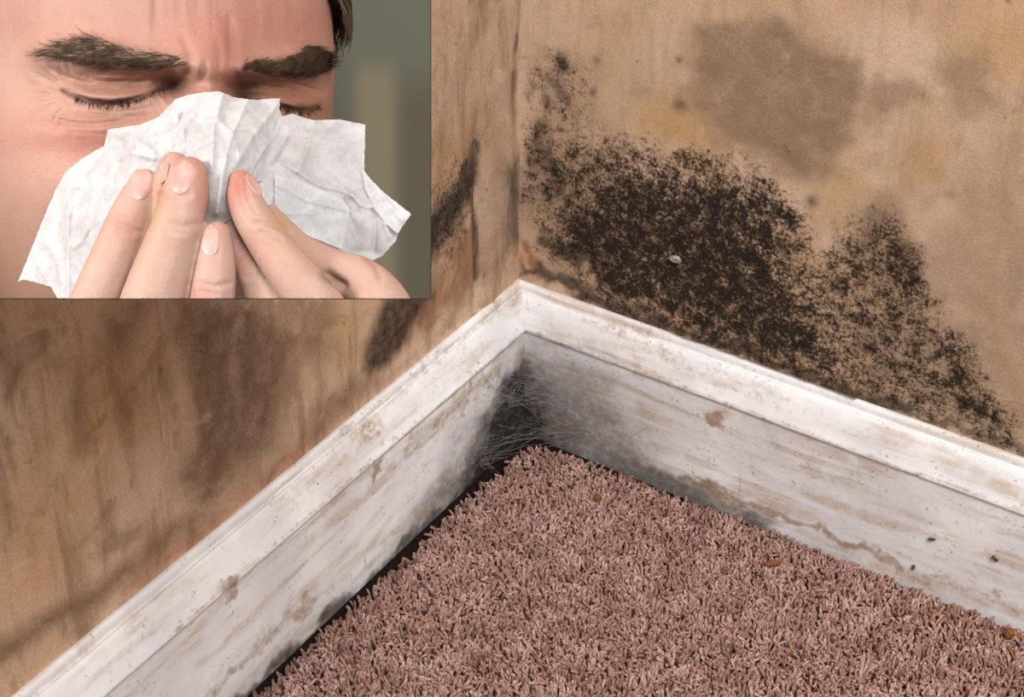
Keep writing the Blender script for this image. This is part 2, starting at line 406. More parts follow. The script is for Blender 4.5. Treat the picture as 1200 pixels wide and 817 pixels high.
def build_board(name, right):
    pr = resample(PROF, 0.0022)
    s = np.r_[np.arange(0, 0.86, 0.0024), np.linspace(0.88, 1.85, 12)]
    off = np.repeat(pr[None, :, 0], len(s), 0); Z = np.repeat(pr[None, :, 1], len(s), 0)
    S = s[:, None]+off*np.clip(1-s[:, None]/0.05, 0, 1)           # mitre in the corner
    off = off+0.0007*(fbm(S*60, Z*60, 41)-0.5)+0.0005*(fbm(S*14, Z*90, 43)-0.5)
    off[:, 0] = 0
    S, off, Z = S.ravel(), off.ravel(), Z.ravel()
    P = np.c_[S, -off, Z] if right else np.c_[off, -S, Z]
    x, y, _ = project(P)
    wx = x+34*(fbm(S*45, Z*45, 3)-0.5); wy = y+34*(fbm(S*45, Z*45, 9)-0.5)
    brown, dirt_shade = np.zeros_like(S), np.zeros_like(S)  # second mask: dirt plus the corner's shade, painted dark
    def put(a, poly, k, soft): np.maximum(a, k*pmask(wx, wy, poly, soft), out=a)
    def stroke(a, line, wd, k):
        xx, yy = (wx, wy) if wd > 8 else (x+0.12*(wx-x), y+0.12*(wy-y))
        np.maximum(a, k*sstep(wd, wd*0.2, seg_dist(xx, yy, line)), out=a)
    if right:
        put(dirt_shade, [(560, 405), (628, 400), (680, 425), (730, 470), (770, 530), (760, 600), (560, 600)], 0.50, 48)
        put(dirt_shade, [(560, 415), (622, 412), (655, 450), (700, 490), (715, 560), (560, 600)], 0.66, 44)
        put(dirt_shade, [(560, 430), (618, 425), (640, 470), (672, 548), (560, 600)], 0.95, 30)
        put(dirt_shade, [(690, 515), (760, 540), (840, 580), (900, 610), (890, 660), (690, 590)], 0.62, 20)
        stroke(dirt_shade, [(620, 400), (700, 402)], 7, 0.0)
        stroke(dirt_shade, [(616, 324), (700, 352), (800, 392), (900, 428), (1000, 465)], 6, 0.75)
        stroke(dirt_shade, [(638, 402), (690, 408), (750, 430)], 5, 0.30)
        stroke(brown, [(800, 560), (870, 590), (940, 612), (1000, 640), (1058, 662)], 11, 0.85)
        stroke(brown, [(1060, 668), (1130, 690), (1200, 715)], 14, 0.55)
        put(brown, [(825, 478), (845, 475), (852, 496), (830, 500)], 0.95, 6)
        put(brown, [(640, 395), (720, 405), (800, 440), (790, 470), (700, 440)], 0.42, 16)
        put(brown, [(860, 500), (960, 535), (1000, 575), (900, 560)], 0.45, 22)
        put(brown, [(850, 425), (980, 470), (960, 500), (860, 465)], 0.40, 14)
        stroke(brown, [(1062, 552), (1075, 556)], 6, 0.7)
        put(brown, [(618, 340), (760, 385), (850, 430), (830, 450), (700, 395)], 0.52, 14)
        stroke(brown, [(618, 388), (720, 424), (850, 472), (1000, 527), (1200, 600)], 4, 0.62)
    else:
        put(dirt_shade, [(660, 395), (614, 398), (585, 440), (550, 500), (510, 560), (480, 620), (660, 640)], 0.55, 34)
        put(dirt_shade, [(660, 410), (612, 415), (586, 452), (560, 505), (535, 560), (545, 640), (660, 640)], 1.0, 24)
        stroke(dirt_shade, [(560, 560), (480, 640), (380, 740), (280, 830)], 15, 0.72)
        put(dirt_shade, [(600, 340), (616, 335), (618, 385), (605, 385)], 0.22, 10)
        stroke(brown, [(606, 345), (540, 400), (470, 460), (400, 515)], 11, 0.55)
        put(brown, [(600, 400), (570, 420), (520, 470), (440, 545), (440, 570), (540, 500), (590, 440)], 0.58, 14)
        put(brown, [(260, 682), (284, 674), (276, 698), (258, 702)], 0.95, 5)
        put(brown, [(430, 545), (446, 535), (446, 566), (434, 562)], 0.9, 5)
        stroke(brown, [(360, 700), (330, 735), (270, 790), (240, 817)], 14, 0.66)
        stroke(brown, [(500, 590), (440, 640), (380, 700)], 12, 0.45)
        put(brown, [(400, 500), (450, 480), (470, 520), (410, 540)], 0.5, 12)
        put(brown, [(300, 590), (380, 530), (390, 550), (310, 610)], 0.40, 10)
        stroke(brown, [(615, 388), (525, 467), (462, 520), (340, 622), (200, 745)], 4, 0.60)
    Fc = grid_faces(len(s), len(pr))
    if right: Fc = Fc[:, ::-1]
    me = mesh_from(name, P, Fc)
    attr(me, 'brown', brown); attr(me, 'dirt_shade', dirt_shade)
    o = obj(name, me, M_br if right else M_bl); o['kind'] = 'structure'
build_board('baseboard_left', False)
build_board('baseboard_right', True)

# ------------------------------------------------------------------ floor and carpet
bm = bmesh.new()
for a in ((0, -1.9), (1.9, -1.9), (1.9, 0), (0, 0)): bm.verts.new((a[0], a[1], FLOOR))
bm.faces.new(bm.verts)
me = bpy.data.meshes.new('floor'); bm.to_mesh(me); bm.free()
o = obj('floor', me, M_back); o['kind'] = 'structure'

def build_carpet():
    sp = 0.0030
    gx, gy = np.meshgrid(np.arange(BT+0.002, 1.05, sp), np.arange(-1.05, -BT-0.002, sp*0.87))
    gx = gx+(np.arange(gx.shape[0])[:, None] % 2)*sp*0.5
    X, Y = gx.ravel(), gy.ravel()
    X = X+rng.uniform(-.4, .4, X.size)*sp; Y = Y+rng.uniform(-.4, .4, X.size)*sp
    px, py, _ = project(np.c_[X, Y, np.zeros_like(X)])
    # edge of the carpet: it stops short of the boards round the corner, ragged
    rag = 0.007*(fbm(X*70, Y*70, 61, 3)-0.5)
    gl = X-BT; gr = -Y-BT
    near = np.exp(-np.hypot(X-BT, Y+BT)/0.16)
    keep = (gl > 0.006+0.016*near+0.006*fbm(Y*25, Y*0, 5)+rag) & (gr > 0.0015+0.017*near+rag)
    shown = (px > -40) & (px < 1250) & (py < 860)
    keep &= shown | ((px > -600) & (px < 1700) & (py < 1350) & (rng.uniform(0, 1, X.size) < 0.30))   # sparser, thicker pile outside the photograph
    X, Y = X[keep], Y[keep]; N = X.size; thick = np.where(shown[keep], 1.0, 1.8)
    ln = rng.uniform(0.0092, 0.0128, N)
    edge = np.minimum(X-BT, -Y-BT)
    ln *= 0.70+0.62*fbm(X*105, Y*105, 83, 2)
    ln *= 0.72+0.28*sstep(0.0, 0.03, edge)
    clump = fbm(X*120, Y*120, 71, 2)*2*math.pi*2.2
    ang = clump+rng.normal(0, 0.9, N)
    lean = rng.uniform(0.05, 0.95, N)
    dx, dy = np.cos(ang)*lean, np.sin(ang)*lean
    t = np.array([0.0, 0.4, 0.75, 1.0])
    curl = rng.normal(0, 1.1, N)
    L = np.zeros((N, 4, 3))
    for i, a in enumerate(t):
        L[:, i, 0] = X+ln*(dx*a**1.6*0.8-dy*curl*a*a*0.4)
        L[:, i, 1] = Y+ln*(dy*a**1.6*0.8+dx*curl*a*a*0.4)
        L[:, i, 2] = FLOOR+ln*(a-0.28*lean*a*a)
    L[:, :, 0] = np.maximum(L[:, :, 0], BT+0.0015); L[:, :, 1] = np.minimum(L[:, :, 1], -BT-0.0015)
    sides = 4
    T = np.gradient(L, axis=1); T /= np.linalg.norm(T, axis=2, keepdims=True)
    A = np.cross(T, np.array([0.31, 0.95, 0.05])); A /= np.linalg.norm(A, axis=2, keepdims=True); B = np.cross(T, A)
    r = (rng.uniform(0.00090, 0.00165, N)*thick)[:, None, None]*np.array([0.8, 1.0, 1.08, 0.80])[None, :, None]
    V = np.stack([L+r*(A*math.cos(math.pi/2*s)+B*math.sin(math.pi/2*s)) for s in range(sides)], 2)
    b = (np.arange(N)*16)[:, None, None]; j = (np.arange(3)*4)[None, :, None]; s = np.arange(4)[None, None, :]; s2 = (s+1) % 4
    Fc = np.stack([b+j+s, b+j+s2, b+j+4+s2, b+j+4+s], -1).reshape(-1, 4)
    cap = (np.arange(N)*16)[:, None]+np.array([[12, 13, 14, 15]])
    Fc = np.r_[Fc, cap]
    me = mesh_from('carpet_pile', V.reshape(-1, 3), Fc)
    tone = rng.uniform(0, 1, N)*0.55+0.45*sstep(0.25, 0.75, fbm(X*90, Y*90, 77, 3))
    c0, c1, c2 = np.array(lin(120, 88, 78)), np.array(lin(166, 131, 119)), np.array(lin(200, 170, 160))
    col = np.where(tone[:, None] < 0.55, c0+(c1-c0)*(tone[:, None]/0.55), c1+(c2-c1)*((tone[:, None]-0.55)/0.45))
    amber = rng.uniform(0, 1, N) < 0.008
    col[amber] = np.array(lin(150, 96, 58))
    # pile colour darkens towards the boards
    edge_dark = (sstep(0.030, 0.004, X-BT)*0.7+0)*1.0
    edge_dark = np.maximum(edge_dark, sstep(0.022, 0.003, -Y-BT)*0.8*np.exp(-np.maximum(X-0.2, 0)/0.08))
    col = col*(1-0.8*edge_dark[:, None])+np.array(lin(34, 26, 24))*0.8*edge_dark[:, None]
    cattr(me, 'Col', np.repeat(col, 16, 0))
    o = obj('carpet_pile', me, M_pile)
    tag(o, 'dusty mauve-brown cut pile carpet covering the floor up to the skirting', 'carpet', kind='stuff')
build_carpet()

# ------------------------------------------------------------------ the man: materials
def mat_skin():
    n = NT('skin')
    c = n.attr('Col', True)
    mot = n.noise(160, 4, 0.6); fine = n.noise(900, 3, 0.6); pores = n.vor(1500)
    c = n.mix(n.ramp(mot, 0.35, 0.7, 0.0, 0.16), c, lin(140, 76, 65))
    c = n.mix(n.ramp(fine, 0.4, 0.75, 0.0, 0.14), c, lin(174, 140, 123))
    h = n.math('ADD', n.math('MULTIPLY', pores, 0.5), fine)
    n.b.inputs['Subsurface Weight'].default_value = 0.16
    n.b.inputs['Subsurface Radius'].default_value = (1.0, 0.35, 0.2)
    n.b.inputs['Subsurface Scale'].default_value = 0.003
    return n.done(c, 0.55, n.bump(h, 0.25, 0.0005), 0.22)
M_skin = mat_skin()
SKIN_K = 0.40                                  # reflectance of the skin colours below
M_hair = simple('dark_brown_hair', lin(52, 40, 30), 0.5, lin(80, 62, 46), 300, 0.3)
M_brow = simple('eyebrow_hair', lin(52, 39, 30), 0.55, lin(78, 61, 47), 300, 0.2)
M_lash = simple('lash_hair', lin(30, 20, 16), 0.5, lin(44, 30, 22), 300, 0.2)
n = NT('fingernail')
n.b.inputs['Subsurface Weight'].default_value = 0.15
n.b.inputs['Subsurface Scale'].default_value = 0.002
M_nail = n.done(n.mix(n.ramp(n.noise(240), 0.3, 0.7), lin(158, 118, 110), lin(170, 134, 126)), 0.38, None, 0.35)
def mat_tissue():
    n = NT('paper_tissue')
    f = n.noise(700, 3, 0.7); fib = n.noise(120, 5, 0.65, 0.8)
    col = n.mix(n.ramp(fib, 0.35, 0.65), lin(184, 183, 184), lin(200, 200, 201))
    n.done(col, 0.9, n.bump(n.math('ADD', f, fib), 0.35, 0.0005), 0.1)
    tr = n.n.new('ShaderNodeBsdfTranslucent'); n.put(tr.inputs[0], col)
    tp = n.n.new('ShaderNodeBsdfTransparent')
    m1 = n.n.new('ShaderNodeMixShader'); m1.inputs[0].default_value = 0.38
    n.t.links.new(n.b.outputs[0], m1.inputs[1]); n.t.links.new(tr.outputs[0], m1.inputs[2])
    m2 = n.n.new('ShaderNodeMixShader'); n.put(m2.inputs[0], n.ramp(f, 0.3, 0.75, 0.05, 0.20))
    n.t.links.new(m1.outputs[0], m2.inputs[1]); n.t.links.new(tp.outputs[0], m2.inputs[2])
    n.t.links.new(m2.outputs[0], n.out.inputs[0])
    return n.m
M_tissue = mat_tissue()

# ------------------------------------------------------------------ backdrop board behind the man
PANEL_D = 0.775
BOT = 350.0                                    # the board and the bust end on this photo row
N_CUT = np.cross(pt(0, BOT, 1.0)-CAM, pt(1000, BOT, 1.0)-CAM); N_CUT /= np.linalg.norm(N_CUT)
if N_CUT@U_ > 0: N_CUT = -N_CUT               # points down, out of the kept part
def cut_bottom(me):
    bm = bmesh.new(); bm.from_mesh(me)
    r = bmesh.ops.bisect_plane(bm, geom=bm.verts[:]+bm.edges[:]+bm.faces[:], dist=1e-6, plane_co=Vector(CAM), plane_no=Vector(N_CUT), clear_outer=True)
    ed = [e for e in r['geom_cut'] if isinstance(e, bmesh.types.BMEdge)]
    if ed:
        try: bmesh.ops.triangle_fill(bm, edges=ed, use_beauty=True)
        except Exception: pass
    bm.to_mesh(me); bm.free()

n = NT('olive_grey_paint')
bd = n.attr('band')
c = n.mix(bd, lin(80, 80, 68), lin(102, 94, 76))
c = n.mix(n.attr('dark'), c, lin(70, 64, 51))
M_panel = n.done(n.mix(n.ramp(n.noise(25, 3), 0.3, 0.7, 0, 0.12), c, lin(74, 72, 60)), 0.85, None, 0.2)
def build_panel():
    th = 0.012
    x0 = None
    for px in range(500, -2000, -1):           # the board runs left until it meets the left wall
        if pt(px, 250.0, PANEL_D)[0] < 0.010: x0 = px+1; break
    us = np.r_[np.linspace(x0, 380, 30), np.arange(384, 505, 2.0)]; vv = np.linspace(-140, BOT, 90)
    U, V = [a.ravel() for a in np.meshgrid(us, vv, indexing='ij')]
    P = pt(U, V, np.full(U.shape, PANEL_D)); B = P+F_*th
    # a room edge out of focus is printed on the board: broad soft upright band
    band = sstep(405, 430, U)*sstep(478, 450, U)*sstep(55, 100, V)
    dark = sstep(452, 486, U)*sstep(60, 130, V)*0.85
    nu, nv = len(us), len(vv); k = nu*nv
    Fq = grid_faces(nu, nv); faces = [tuple(f) for f in Fq]+[tuple(k+i for i in f[::-1]) for f in Fq]
    rim = [i*nv for i in range(nu)]+[(nu-1)*nv+j for j in range(1, nv)]+[i*nv+nv-1 for i in range(nu-2, -1, -1)]+[j for j in range(nv-2, 0, -1)]
    for a, b in zip(rim, rim[1:]+rim[:1]): faces.append((a, a+k, b+k, b))
    me = mesh_from('backdrop_board', np.r_[P, B], faces, smooth=False)
    attr(me, 'band', np.r_[band, band]); attr(me, 'dark', np.r_[dark, dark])
    o = obj('backdrop_board', me, M_panel)
    origin_to(o, tuple(pt(np.array(300.0), np.array(BOT), np.array(PANEL_D))))
    tag(o, 'plain olive-grey backdrop board behind the man with the tissue', 'backdrop')
build_panel()

# ------------------------------------------------------------------ the man: head
person = bpy.data.objects.new('person', None); C.objects.link(person)
person.location = tuple(pt(np.array(200.0), np.array(BOT), np.array(0.60)))
bpy.context.view_layer.update()
tag(person, 'dark-haired man with eyes squeezed shut, both hands pressing a tissue to his nose', 'person')

BROW_L = [(43, 63), (62, 52), (85, 45), (112, 43), (135, 49), (160, 58), (190, 62), (218, 66), (222, 74), (200, 80), (165, 83), (120, 81), (90, 73), (60, 68)]
BROW_R = [(279, 78), (292, 72), (322, 72), (345, 63), (358, 51), (374, 53), (386, 62), (389, 72), (384, 83), (368, 91), (338, 93), (308, 88), (285, 85)]
LID_L = [(73, 106), (88, 113), (108, 119), (130, 122), (150, 119), (172, 112), (192, 103), (202, 101)]
LID_R = [(284, 116), (300, 118), (326, 124), (345, 129), (362, 130), (374, 124)]
HD = dict(cx=165.0, cy=112.0, d=0.652)
def taper_crease(x, y, line, wd, amp, ring=0.25):
    """groove along a polyline that fades out towards both ends"""
    best = np.full(x.shape, 1e9); pos = np.zeros(x.shape)
    seg = [math.dist(a, b) for a, b in zip(line[:-1], line[1:])]; tot = sum(seg); acc = 0
    for (a, b, sl) in zip(line[:-1], line[1:], seg):
        dx, dy = b[0]-a[0], b[1]-a[1]
        t = np.clip(((x-a[0])*dx+(y-a[1])*dy)/(sl*sl), 0, 1); d = np.hypot(x-a[0]-t*dx, y-a[1]-t*dy)
        m = d < best; best = np.where(m, d, best); pos = np.where(m, (acc+t*sl)/tot, pos); acc += sl
    k = np.clip(np.sin(math.pi*np.clip(pos, 0.0, 1.0)), 0, 1)**0.7
    return amp*k*(np.exp(-(best/wd)**2)-ring*np.exp(-((best-2.4*wd)/(1.6*wd))**2))
def head_features(x, y):
    """relief towards the viewer in metres, in photo pixels"""
    h = np.zeros_like(x)
    g = lambda *a: gauss(x, y, *a)
    dl = seg_dist(x, y, [(55, 62), (105, 60), (160, 70), (215, 74)]); dr = seg_dist(x, y, [(285, 80), (330, 82), (375, 70), (392, 68)])
    h += 0.0062*np.exp(-(dl/19)**2)+0.0066*np.exp(-(dr/17)**2)
    h += 0.0050*g(248, 62, 32, 22)                              # glabella
    h -= 0.0075*g(160, 99, 55, 10)+0.0085*g(325, 104, 46, 10)   # folds below the brows
    h += 0.0056*g(130, 110, 42, 10)+0.0046*g(335, 117, 34, 9)   # lids over the eyeballs
    h -= 0.0085*g(207, 101, 14, 11)+0.0105*g(284, 110, 14, 11)  # inner corners
    h += 0.0110*g(247, 112, 24, 40)+0.0230*g(250, 190, 34, 46)  # nose
    h += 0.0042*g(110, 148, 70, 15)+0.0030*g(350, 152, 40, 14)  # puffed lower lids
    h += 0.0070*g(70, 215, 75, 50)                              # cheek
    h -= 0.0034*g(24, 80, 24, 40)                               # temple hollow
    h += taper_crease(x, y, LID_L, 3.4, -0.0042, 0.15)+taper_crease(x, y, LID_R, 3.4, -0.0046, 0.15)
    # squeezed skin: fine folds that follow the lid, fan out at the corner, stand upright on the brow
    lid = 122-0.0042*(x-132)**2*np.where(x > 132, 1.0, 0.9)
    ub = np.clip(1-np.abs(fbm((x-132)/55, (y-lid)/5.2, 301, 2)-0.5)*5, 0, 1)
    h -= 0.0017*ub*g(140, 98, 50, 10)*(y < lid)
    lb = np.clip(1-np.abs(fbm((x-110)/60, (y-lid*0.6)/6.0, 311, 2)-0.5)*5, 0, 1)
    h -= 0.0014*lb*g(125, 138, 52, 11)
    an, rr = np.arctan2(y-109, 88-x), np.hypot(x-88, y-109)
    cf = np.clip(1-np.abs(fbm(an*5.5, rr/70, 321, 2)-0.5)*5, 0, 1)
    h -= 0.0012*cf*sstep(8, 20, rr)*sstep(70, 35, rr)*sstep(-2, 20, 92-x)
    rb = np.clip(1-np.abs(fbm((x-330)/45, (y-0.16*(x-330))/5.0, 331, 2)-0.5)*5, 0, 1)
    h -= 0.0020*rb*g(338, 106, 36, 11)
    nb = np.clip(1-np.abs(fbm((x-0.7*y)/5.0, (y+0.7*x)/45, 341, 2)-0.5)*5, 0, 1)
    h -= 0.0013*nb*g(194, 120, 12, 14)
    for line, wd, a in (([(224, 94), (224, 70), (214, 36)], 5, -0.0019), ([(268, 96), (272, 64), (268, 16)], 5, -0.0022), ([(238, 104), (240, 70)], 4, -0.0010),
                        ([(256, 100), (257, 66), (254, 40)], 4, -0.0009), ([(280, 100), (276, 84), (282, 66)], 4, -0.0014), ([(212, 98), (220, 84), (214, 66)], 4, -0.0014),
                        ([(188, 62), (184, 30), (180, -30)], 6, -0.0006), ([(326, 64), (322, 30), (322, -30)], 7, -0.0007), ([(345, 55), (342, 20), (344, -40)], 7, -0.0006),
                        ([(74, 116), (58, 124), (30, 130)], 3, -0.0007), ([(60, 140), (100, 146), (150, 143)], 3, -0.0009), ([(84, 97), (70, 84), (52, 76)], 3, -0.0007)):
        h += taper_crease(x, y, line, wd, a)
    h += 0.0009*(fbm(x/7, y/70, 91, 3)-0.5)*sstep(75, 30, y)
    h += 0.0006*(fbm(x/6, y/6, 95, 3)-0.5)*(g(140, 110, 90, 40)+g(340, 110, 50, 30))
    return h
def build_head():
    u = np.r_[np.linspace(-math.pi, -1.55, 40)[:-1], np.linspace(-1.55, 1.6, 380), np.linspace(1.6, math.pi, 40)[1:-1]]
    v = np.r_[np.linspace(-1.57, -0.95, 24)[:-1], np.linspace(-0.95, 0.62, 250), np.linspace(0.62, 1.57, 30)[1:]]
    Uu, Vv = [a.ravel() for a in np.meshgrid(u, v, indexing='ij')]
    nx, ny, nz = np.sin(Uu)*np.cos(Vv), np.sin(Vv), np.cos(Uu)*np.cos(Vv)     # nz towards the viewer
    ax, ay, az, p = 0.0745, 0.130, 0.098, 2.25
    s = (np.abs(nx/ax)**p+np.abs(ny/ay)**p+np.abs(nz/az)**p)**(-1/p)
    X, Y, Z = nx*s, ny*s, nz*s
    # jaw narrows below the cheekbones
    k = 1-0.16*sstep(0.0, -0.12, Y); X = X*k
    psi = math.radians(20)                                                    # turned to the viewer's right
    X, Z = X*math.cos(psi)+Z*math.sin(psi), -X*math.sin(psi)+Z*math.cos(psi)
    rho = math.radians(-1.5); X, Y = X*math.cos(rho)-Y*math.sin(rho), X*math.sin(rho)+Y*math.cos(rho)
    d = HD['d']-Z
    X = X+(HD['cx']-600)/FPX*HD['d']; Y = Y-(HD['cy']-408.5)/FPX*HD['d']
    P = CAM+d[:, None]*F_+X[:, None]*R_+Y[:, None]*U_
    Fc = grid_faces(len(u), len(v), wrap_u=True)
    # facing weight
    me0 = mesh_from('tmp', P, Fc); nr = np.empty(len(P)*3, np.float32); me0.vertices.foreach_get('normal', nr); nr = nr.reshape(-1, 3)
    bpy.data.meshes.remove(me0)
    view = CAM-P; view /= np.linalg.norm(view, axis=1, keepdims=True)
    fc = np.einsum('ij,ij->i', nr, view)
    if np.median(fc[np.argsort(d)[:2000]]) < 0: fc = -fc; Fc = Fc[:, ::-1]
    x, y, _ = project(P)
    wgt = sstep(0.02, 0.35, fc)*(d < HD['d'])
    h = head_features(x, y)*wgt
    P = CAM+(P-CAM)*(1-h/d)[:, None]
    # skin colours, with some shade painted in at the eyes
    base = np.tile(np.array(lin(224, 179, 159)), (len(P), 1))
    def tint(c, k):
        nonlocal base
        k = np.clip(k, 0, 1)[:, None]; base = base*(1-k)+np.array(lin(*c))*k
    g = lambda *a: gauss(x, y, *a)
    red = (206, 122, 106)
    tint(red, 0.30*g(60, 165, 60, 24)+0.42*g(115, 165, 45, 18)+0.30*g(205, 20, 60, 36)+0.45*g(300, 25, 60, 40)+0.4*g(262, 85, 22, 30)+0.25*g(40, 25, 40, 20)+0.3*g(370, 40, 30, 40))
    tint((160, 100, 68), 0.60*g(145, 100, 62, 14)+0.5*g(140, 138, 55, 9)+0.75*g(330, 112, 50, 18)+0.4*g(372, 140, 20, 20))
    tint((98, 56, 38), 0.75*g(204, 101, 11, 9)+0.9*g(284, 111, 11, 10))  # shade of the inner eye corners, painted dark brown
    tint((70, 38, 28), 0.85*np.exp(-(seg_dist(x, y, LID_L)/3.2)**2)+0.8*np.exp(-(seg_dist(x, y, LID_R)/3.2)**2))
    tint((126, 92, 68), 0.62*pmask(x, y, BROW_L, 10)+0.7*pmask(x, y, BROW_R, 10))
    tint((196, 160, 132), 0.45*g(0, 345, 45, 40))
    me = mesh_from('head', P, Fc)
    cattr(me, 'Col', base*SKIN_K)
    cut_bottom(me)
    o = obj('head', me, M_skin, person)
    return o, P, nr, d
head, HP, HN, HDp = build_head()

class ZBuf:
    """nearest depth per 2-pixel cell, for setting hair, nails and paper on a surface"""
    def __init__(s, P, x0=-120, y0=-140, x1=520, y1=420, c=2.0):
        s.x0, s.y0, s.c = x0, y0, c; s.w, s.h = int((x1-x0)/c), int((y1-y0)/c)
        x, y, d = project(P)
        i, j = ((x-x0)/c).astype(int), ((y-y0)/c).astype(int)
        ok = (i >= 0) & (i < s.w) & (j >= 0) & (j < s.h)
        z = np.full((s.h, s.w), 9.0); np.minimum.at(z, (j[ok], i[ok]), d[ok])
        for _ in range(3):                     # close pinholes
            m = z > 5; zp = np.pad(z, 1, constant_values=9.0)
            nb = np.stack([zp[1+a:1+a+s.h, 1+b:1+b+s.w] for a in (-1, 0, 1) for b in (-1, 0, 1)])
            cnt = (nb < 5).sum(0); mean = np.where(nb < 5, nb, 0).sum(0)/np.maximum(cnt, 1)
            z = np.where(m & (cnt >= 4), mean, z)
        s.z = z
    def __call__(s, x, y):
        i = np.clip(((np.asarray(x)-s.x0)/s.c).astype(int), 0, s.w-1); j = np.clip(((np.asarray(y)-s.y0)/s.c).astype(int), 0, s.h-1)
        return s.z[j, i]
ZH = ZBuf(HP)

def hair_patch(name, poly, count, dirfun, length, lift, r0, mat, parent=head):
    xs = [p[0] for p in poly]; ys = [p[1] for p in poly]
    pts = []
    while len(pts) < count:
        a, b = random.uniform(min(xs), max(xs)), random.uniform(min(ys), max(ys))
        q = np.array([a]), np.array([b])
        if inside(*q, poly)[0]:
            dist = seg_dist(*q, poly, True)[0]
            if random.random() < min(1, 0.25+dist/7): pts.append((a, b))
    L = []
    for a, b in pts:
        ang, ln = dirfun(a, b), length*random.uniform(0.6, 1.25)
        ang += random.gauss(0, 0.13); bend = random.gauss(0, 0.14)
        line = []
        for t in (0, 0.35, 0.7, 1.0):
            xx = a+ln*t*math.cos(ang+bend*t); yy = b+ln*t*math.sin(ang+bend*t)
            line.append((xx, yy, t))
        line = np.array(line)
        z = ZH(line[:, 0], line[:, 1]); z = np.where(z > 5, z[0], z)
        z = z-0.0002-lift*np.sin(line[:, 2]*1.9)
        L.append(pt(line[:, 0], line[:, 1], z))
    V, Fc = strands(np.array(L), r0, r0*0.35)
    o = obj(name, mesh_from(name, V, Fc), mat, parent); o['kind'] = 'stuff'; return o
def dir_l(a, b):
    mid = 57+0.115*(a-43)
    return math.pi-0.12+0.030*(mid-b)*-1*(-1 if b < mid else 0.6)*0.6-0.10*min(1, max(0, (a-180)/40))
def dir_r(a, b):
    t = min(1, max(0, (a-279)/118.0))
    return -0.15+(0.55*t if b < 66 else -0.1)-0.35*max(0, 0.25-t)*3
eb = hair_patch('eyebrow', BROW_L, 1150, dir_l, 19, 0.0004, 0.000075, M_brow)
eb2 = hair_patch('eyebrow', BROW_R, 1300, dir_r, 16, 0.0004, 0.000085, M_brow)
LB = [(x, y-1) for x, y in LID_L[1:7]]+[(x, y+3) for x, y in LID_L[6:0:-1]]
RB = [(x, y-1) for x, y in LID_R[1:]]+[(x, y+3) for x, y in LID_R[:0:-1]]
hair_patch('eyelashes', LB, 120, lambda a, b: math.pi/2+(130-a)*0.009, 6.5, 0.0008, 0.00010, M_lash)
hair_patch('eyelashes', RB, 130, lambda a, b: math.pi/2-(a-330)*0.012, 6.5, 0.0008, 0.00010, M_lash)

def build_hair():
    x, y, _ = project(HP)
    Q = HP-CAM; d = Q@F_
    tx = (Q@R_)-(HD['cx']-600)/FPX*HD['d']; ty = (Q@U_)+(HD['cy']-408.5)/FPX*HD['d']
    crown = (ty > 0.086-0.30*np.maximum(d-0.60, 0))
    temple_r = (d > 0.617) & (tx > 0) & (ty > 0.034-0.45*np.maximum(d-0.665, 0))
    temple_l = (d > 0.640) & (tx < 0) & (ty > 0.0-0.35*np.maximum(d-0.66, 0))
    back = d > 0.70
    m = (crown | temple_r | temple_l | back) & (d < 0.745) & (y < 262)
    # even the sampling out: roots per square
    idx = np.nonzero(m)[0]
    cell = np.round(HP[idx]/0.0021).astype(np.int64)
    _, first = np.unique(cell, axis=0, return_index=True)
    idx = idx[first]
    # extra roots on the temple that shows in the photograph
    ex = np.nonzero(temple_r & (y > -30) & (d < 0.66))[0]
    ex = rng.choice(ex, min(700, len(ex)), replace=False); idx = np.r_[idx, ex]
    root = HP[idx]; nr = HN[idx].astype(float)
    c = pt(np.array(HD['cx']), np.array(HD['cy']), np.array(HD['d']))
    out = root-c; sgn = np.sign(np.einsum('ij,ij->i', nr, out)); nr = nr*sgn[:, None]
    comb = F_*0.8-U_*0.55
    dirv = comb+rng.normal(0, 0.25, (len(idx), 3))
    dirv = dirv-nr*np.einsum('ij,ij->i', dirv, nr)[:, None]; dirv /= np.linalg.norm(dirv, axis=1, keepdims=True)
    ln = rng.uniform(0.010, 0.020, len(idx))[:, None]
    L = np.stack([root-nr*0.0005, root+nr*ln*0.28+dirv*ln*0.3, root+nr*ln*0.36+dirv*ln*0.7, root+nr*ln*0.30+dirv*ln*1.05], 1)
    # nothing grows through the board
    dd = (L-CAM)@F_; 
    keep = (dd.max(1) < PANEL_D-0.004) & (project(L.reshape(-1, 3))[1].reshape(-1, 4).max(1) < BOT-6); L = L[keep]
    V, Fc = strands(L, 0.00042, 0.00012)
    obj('hair', mesh_from('hair', V, Fc), M_hair, person)['kind'] = 'stuff'
build_hair()

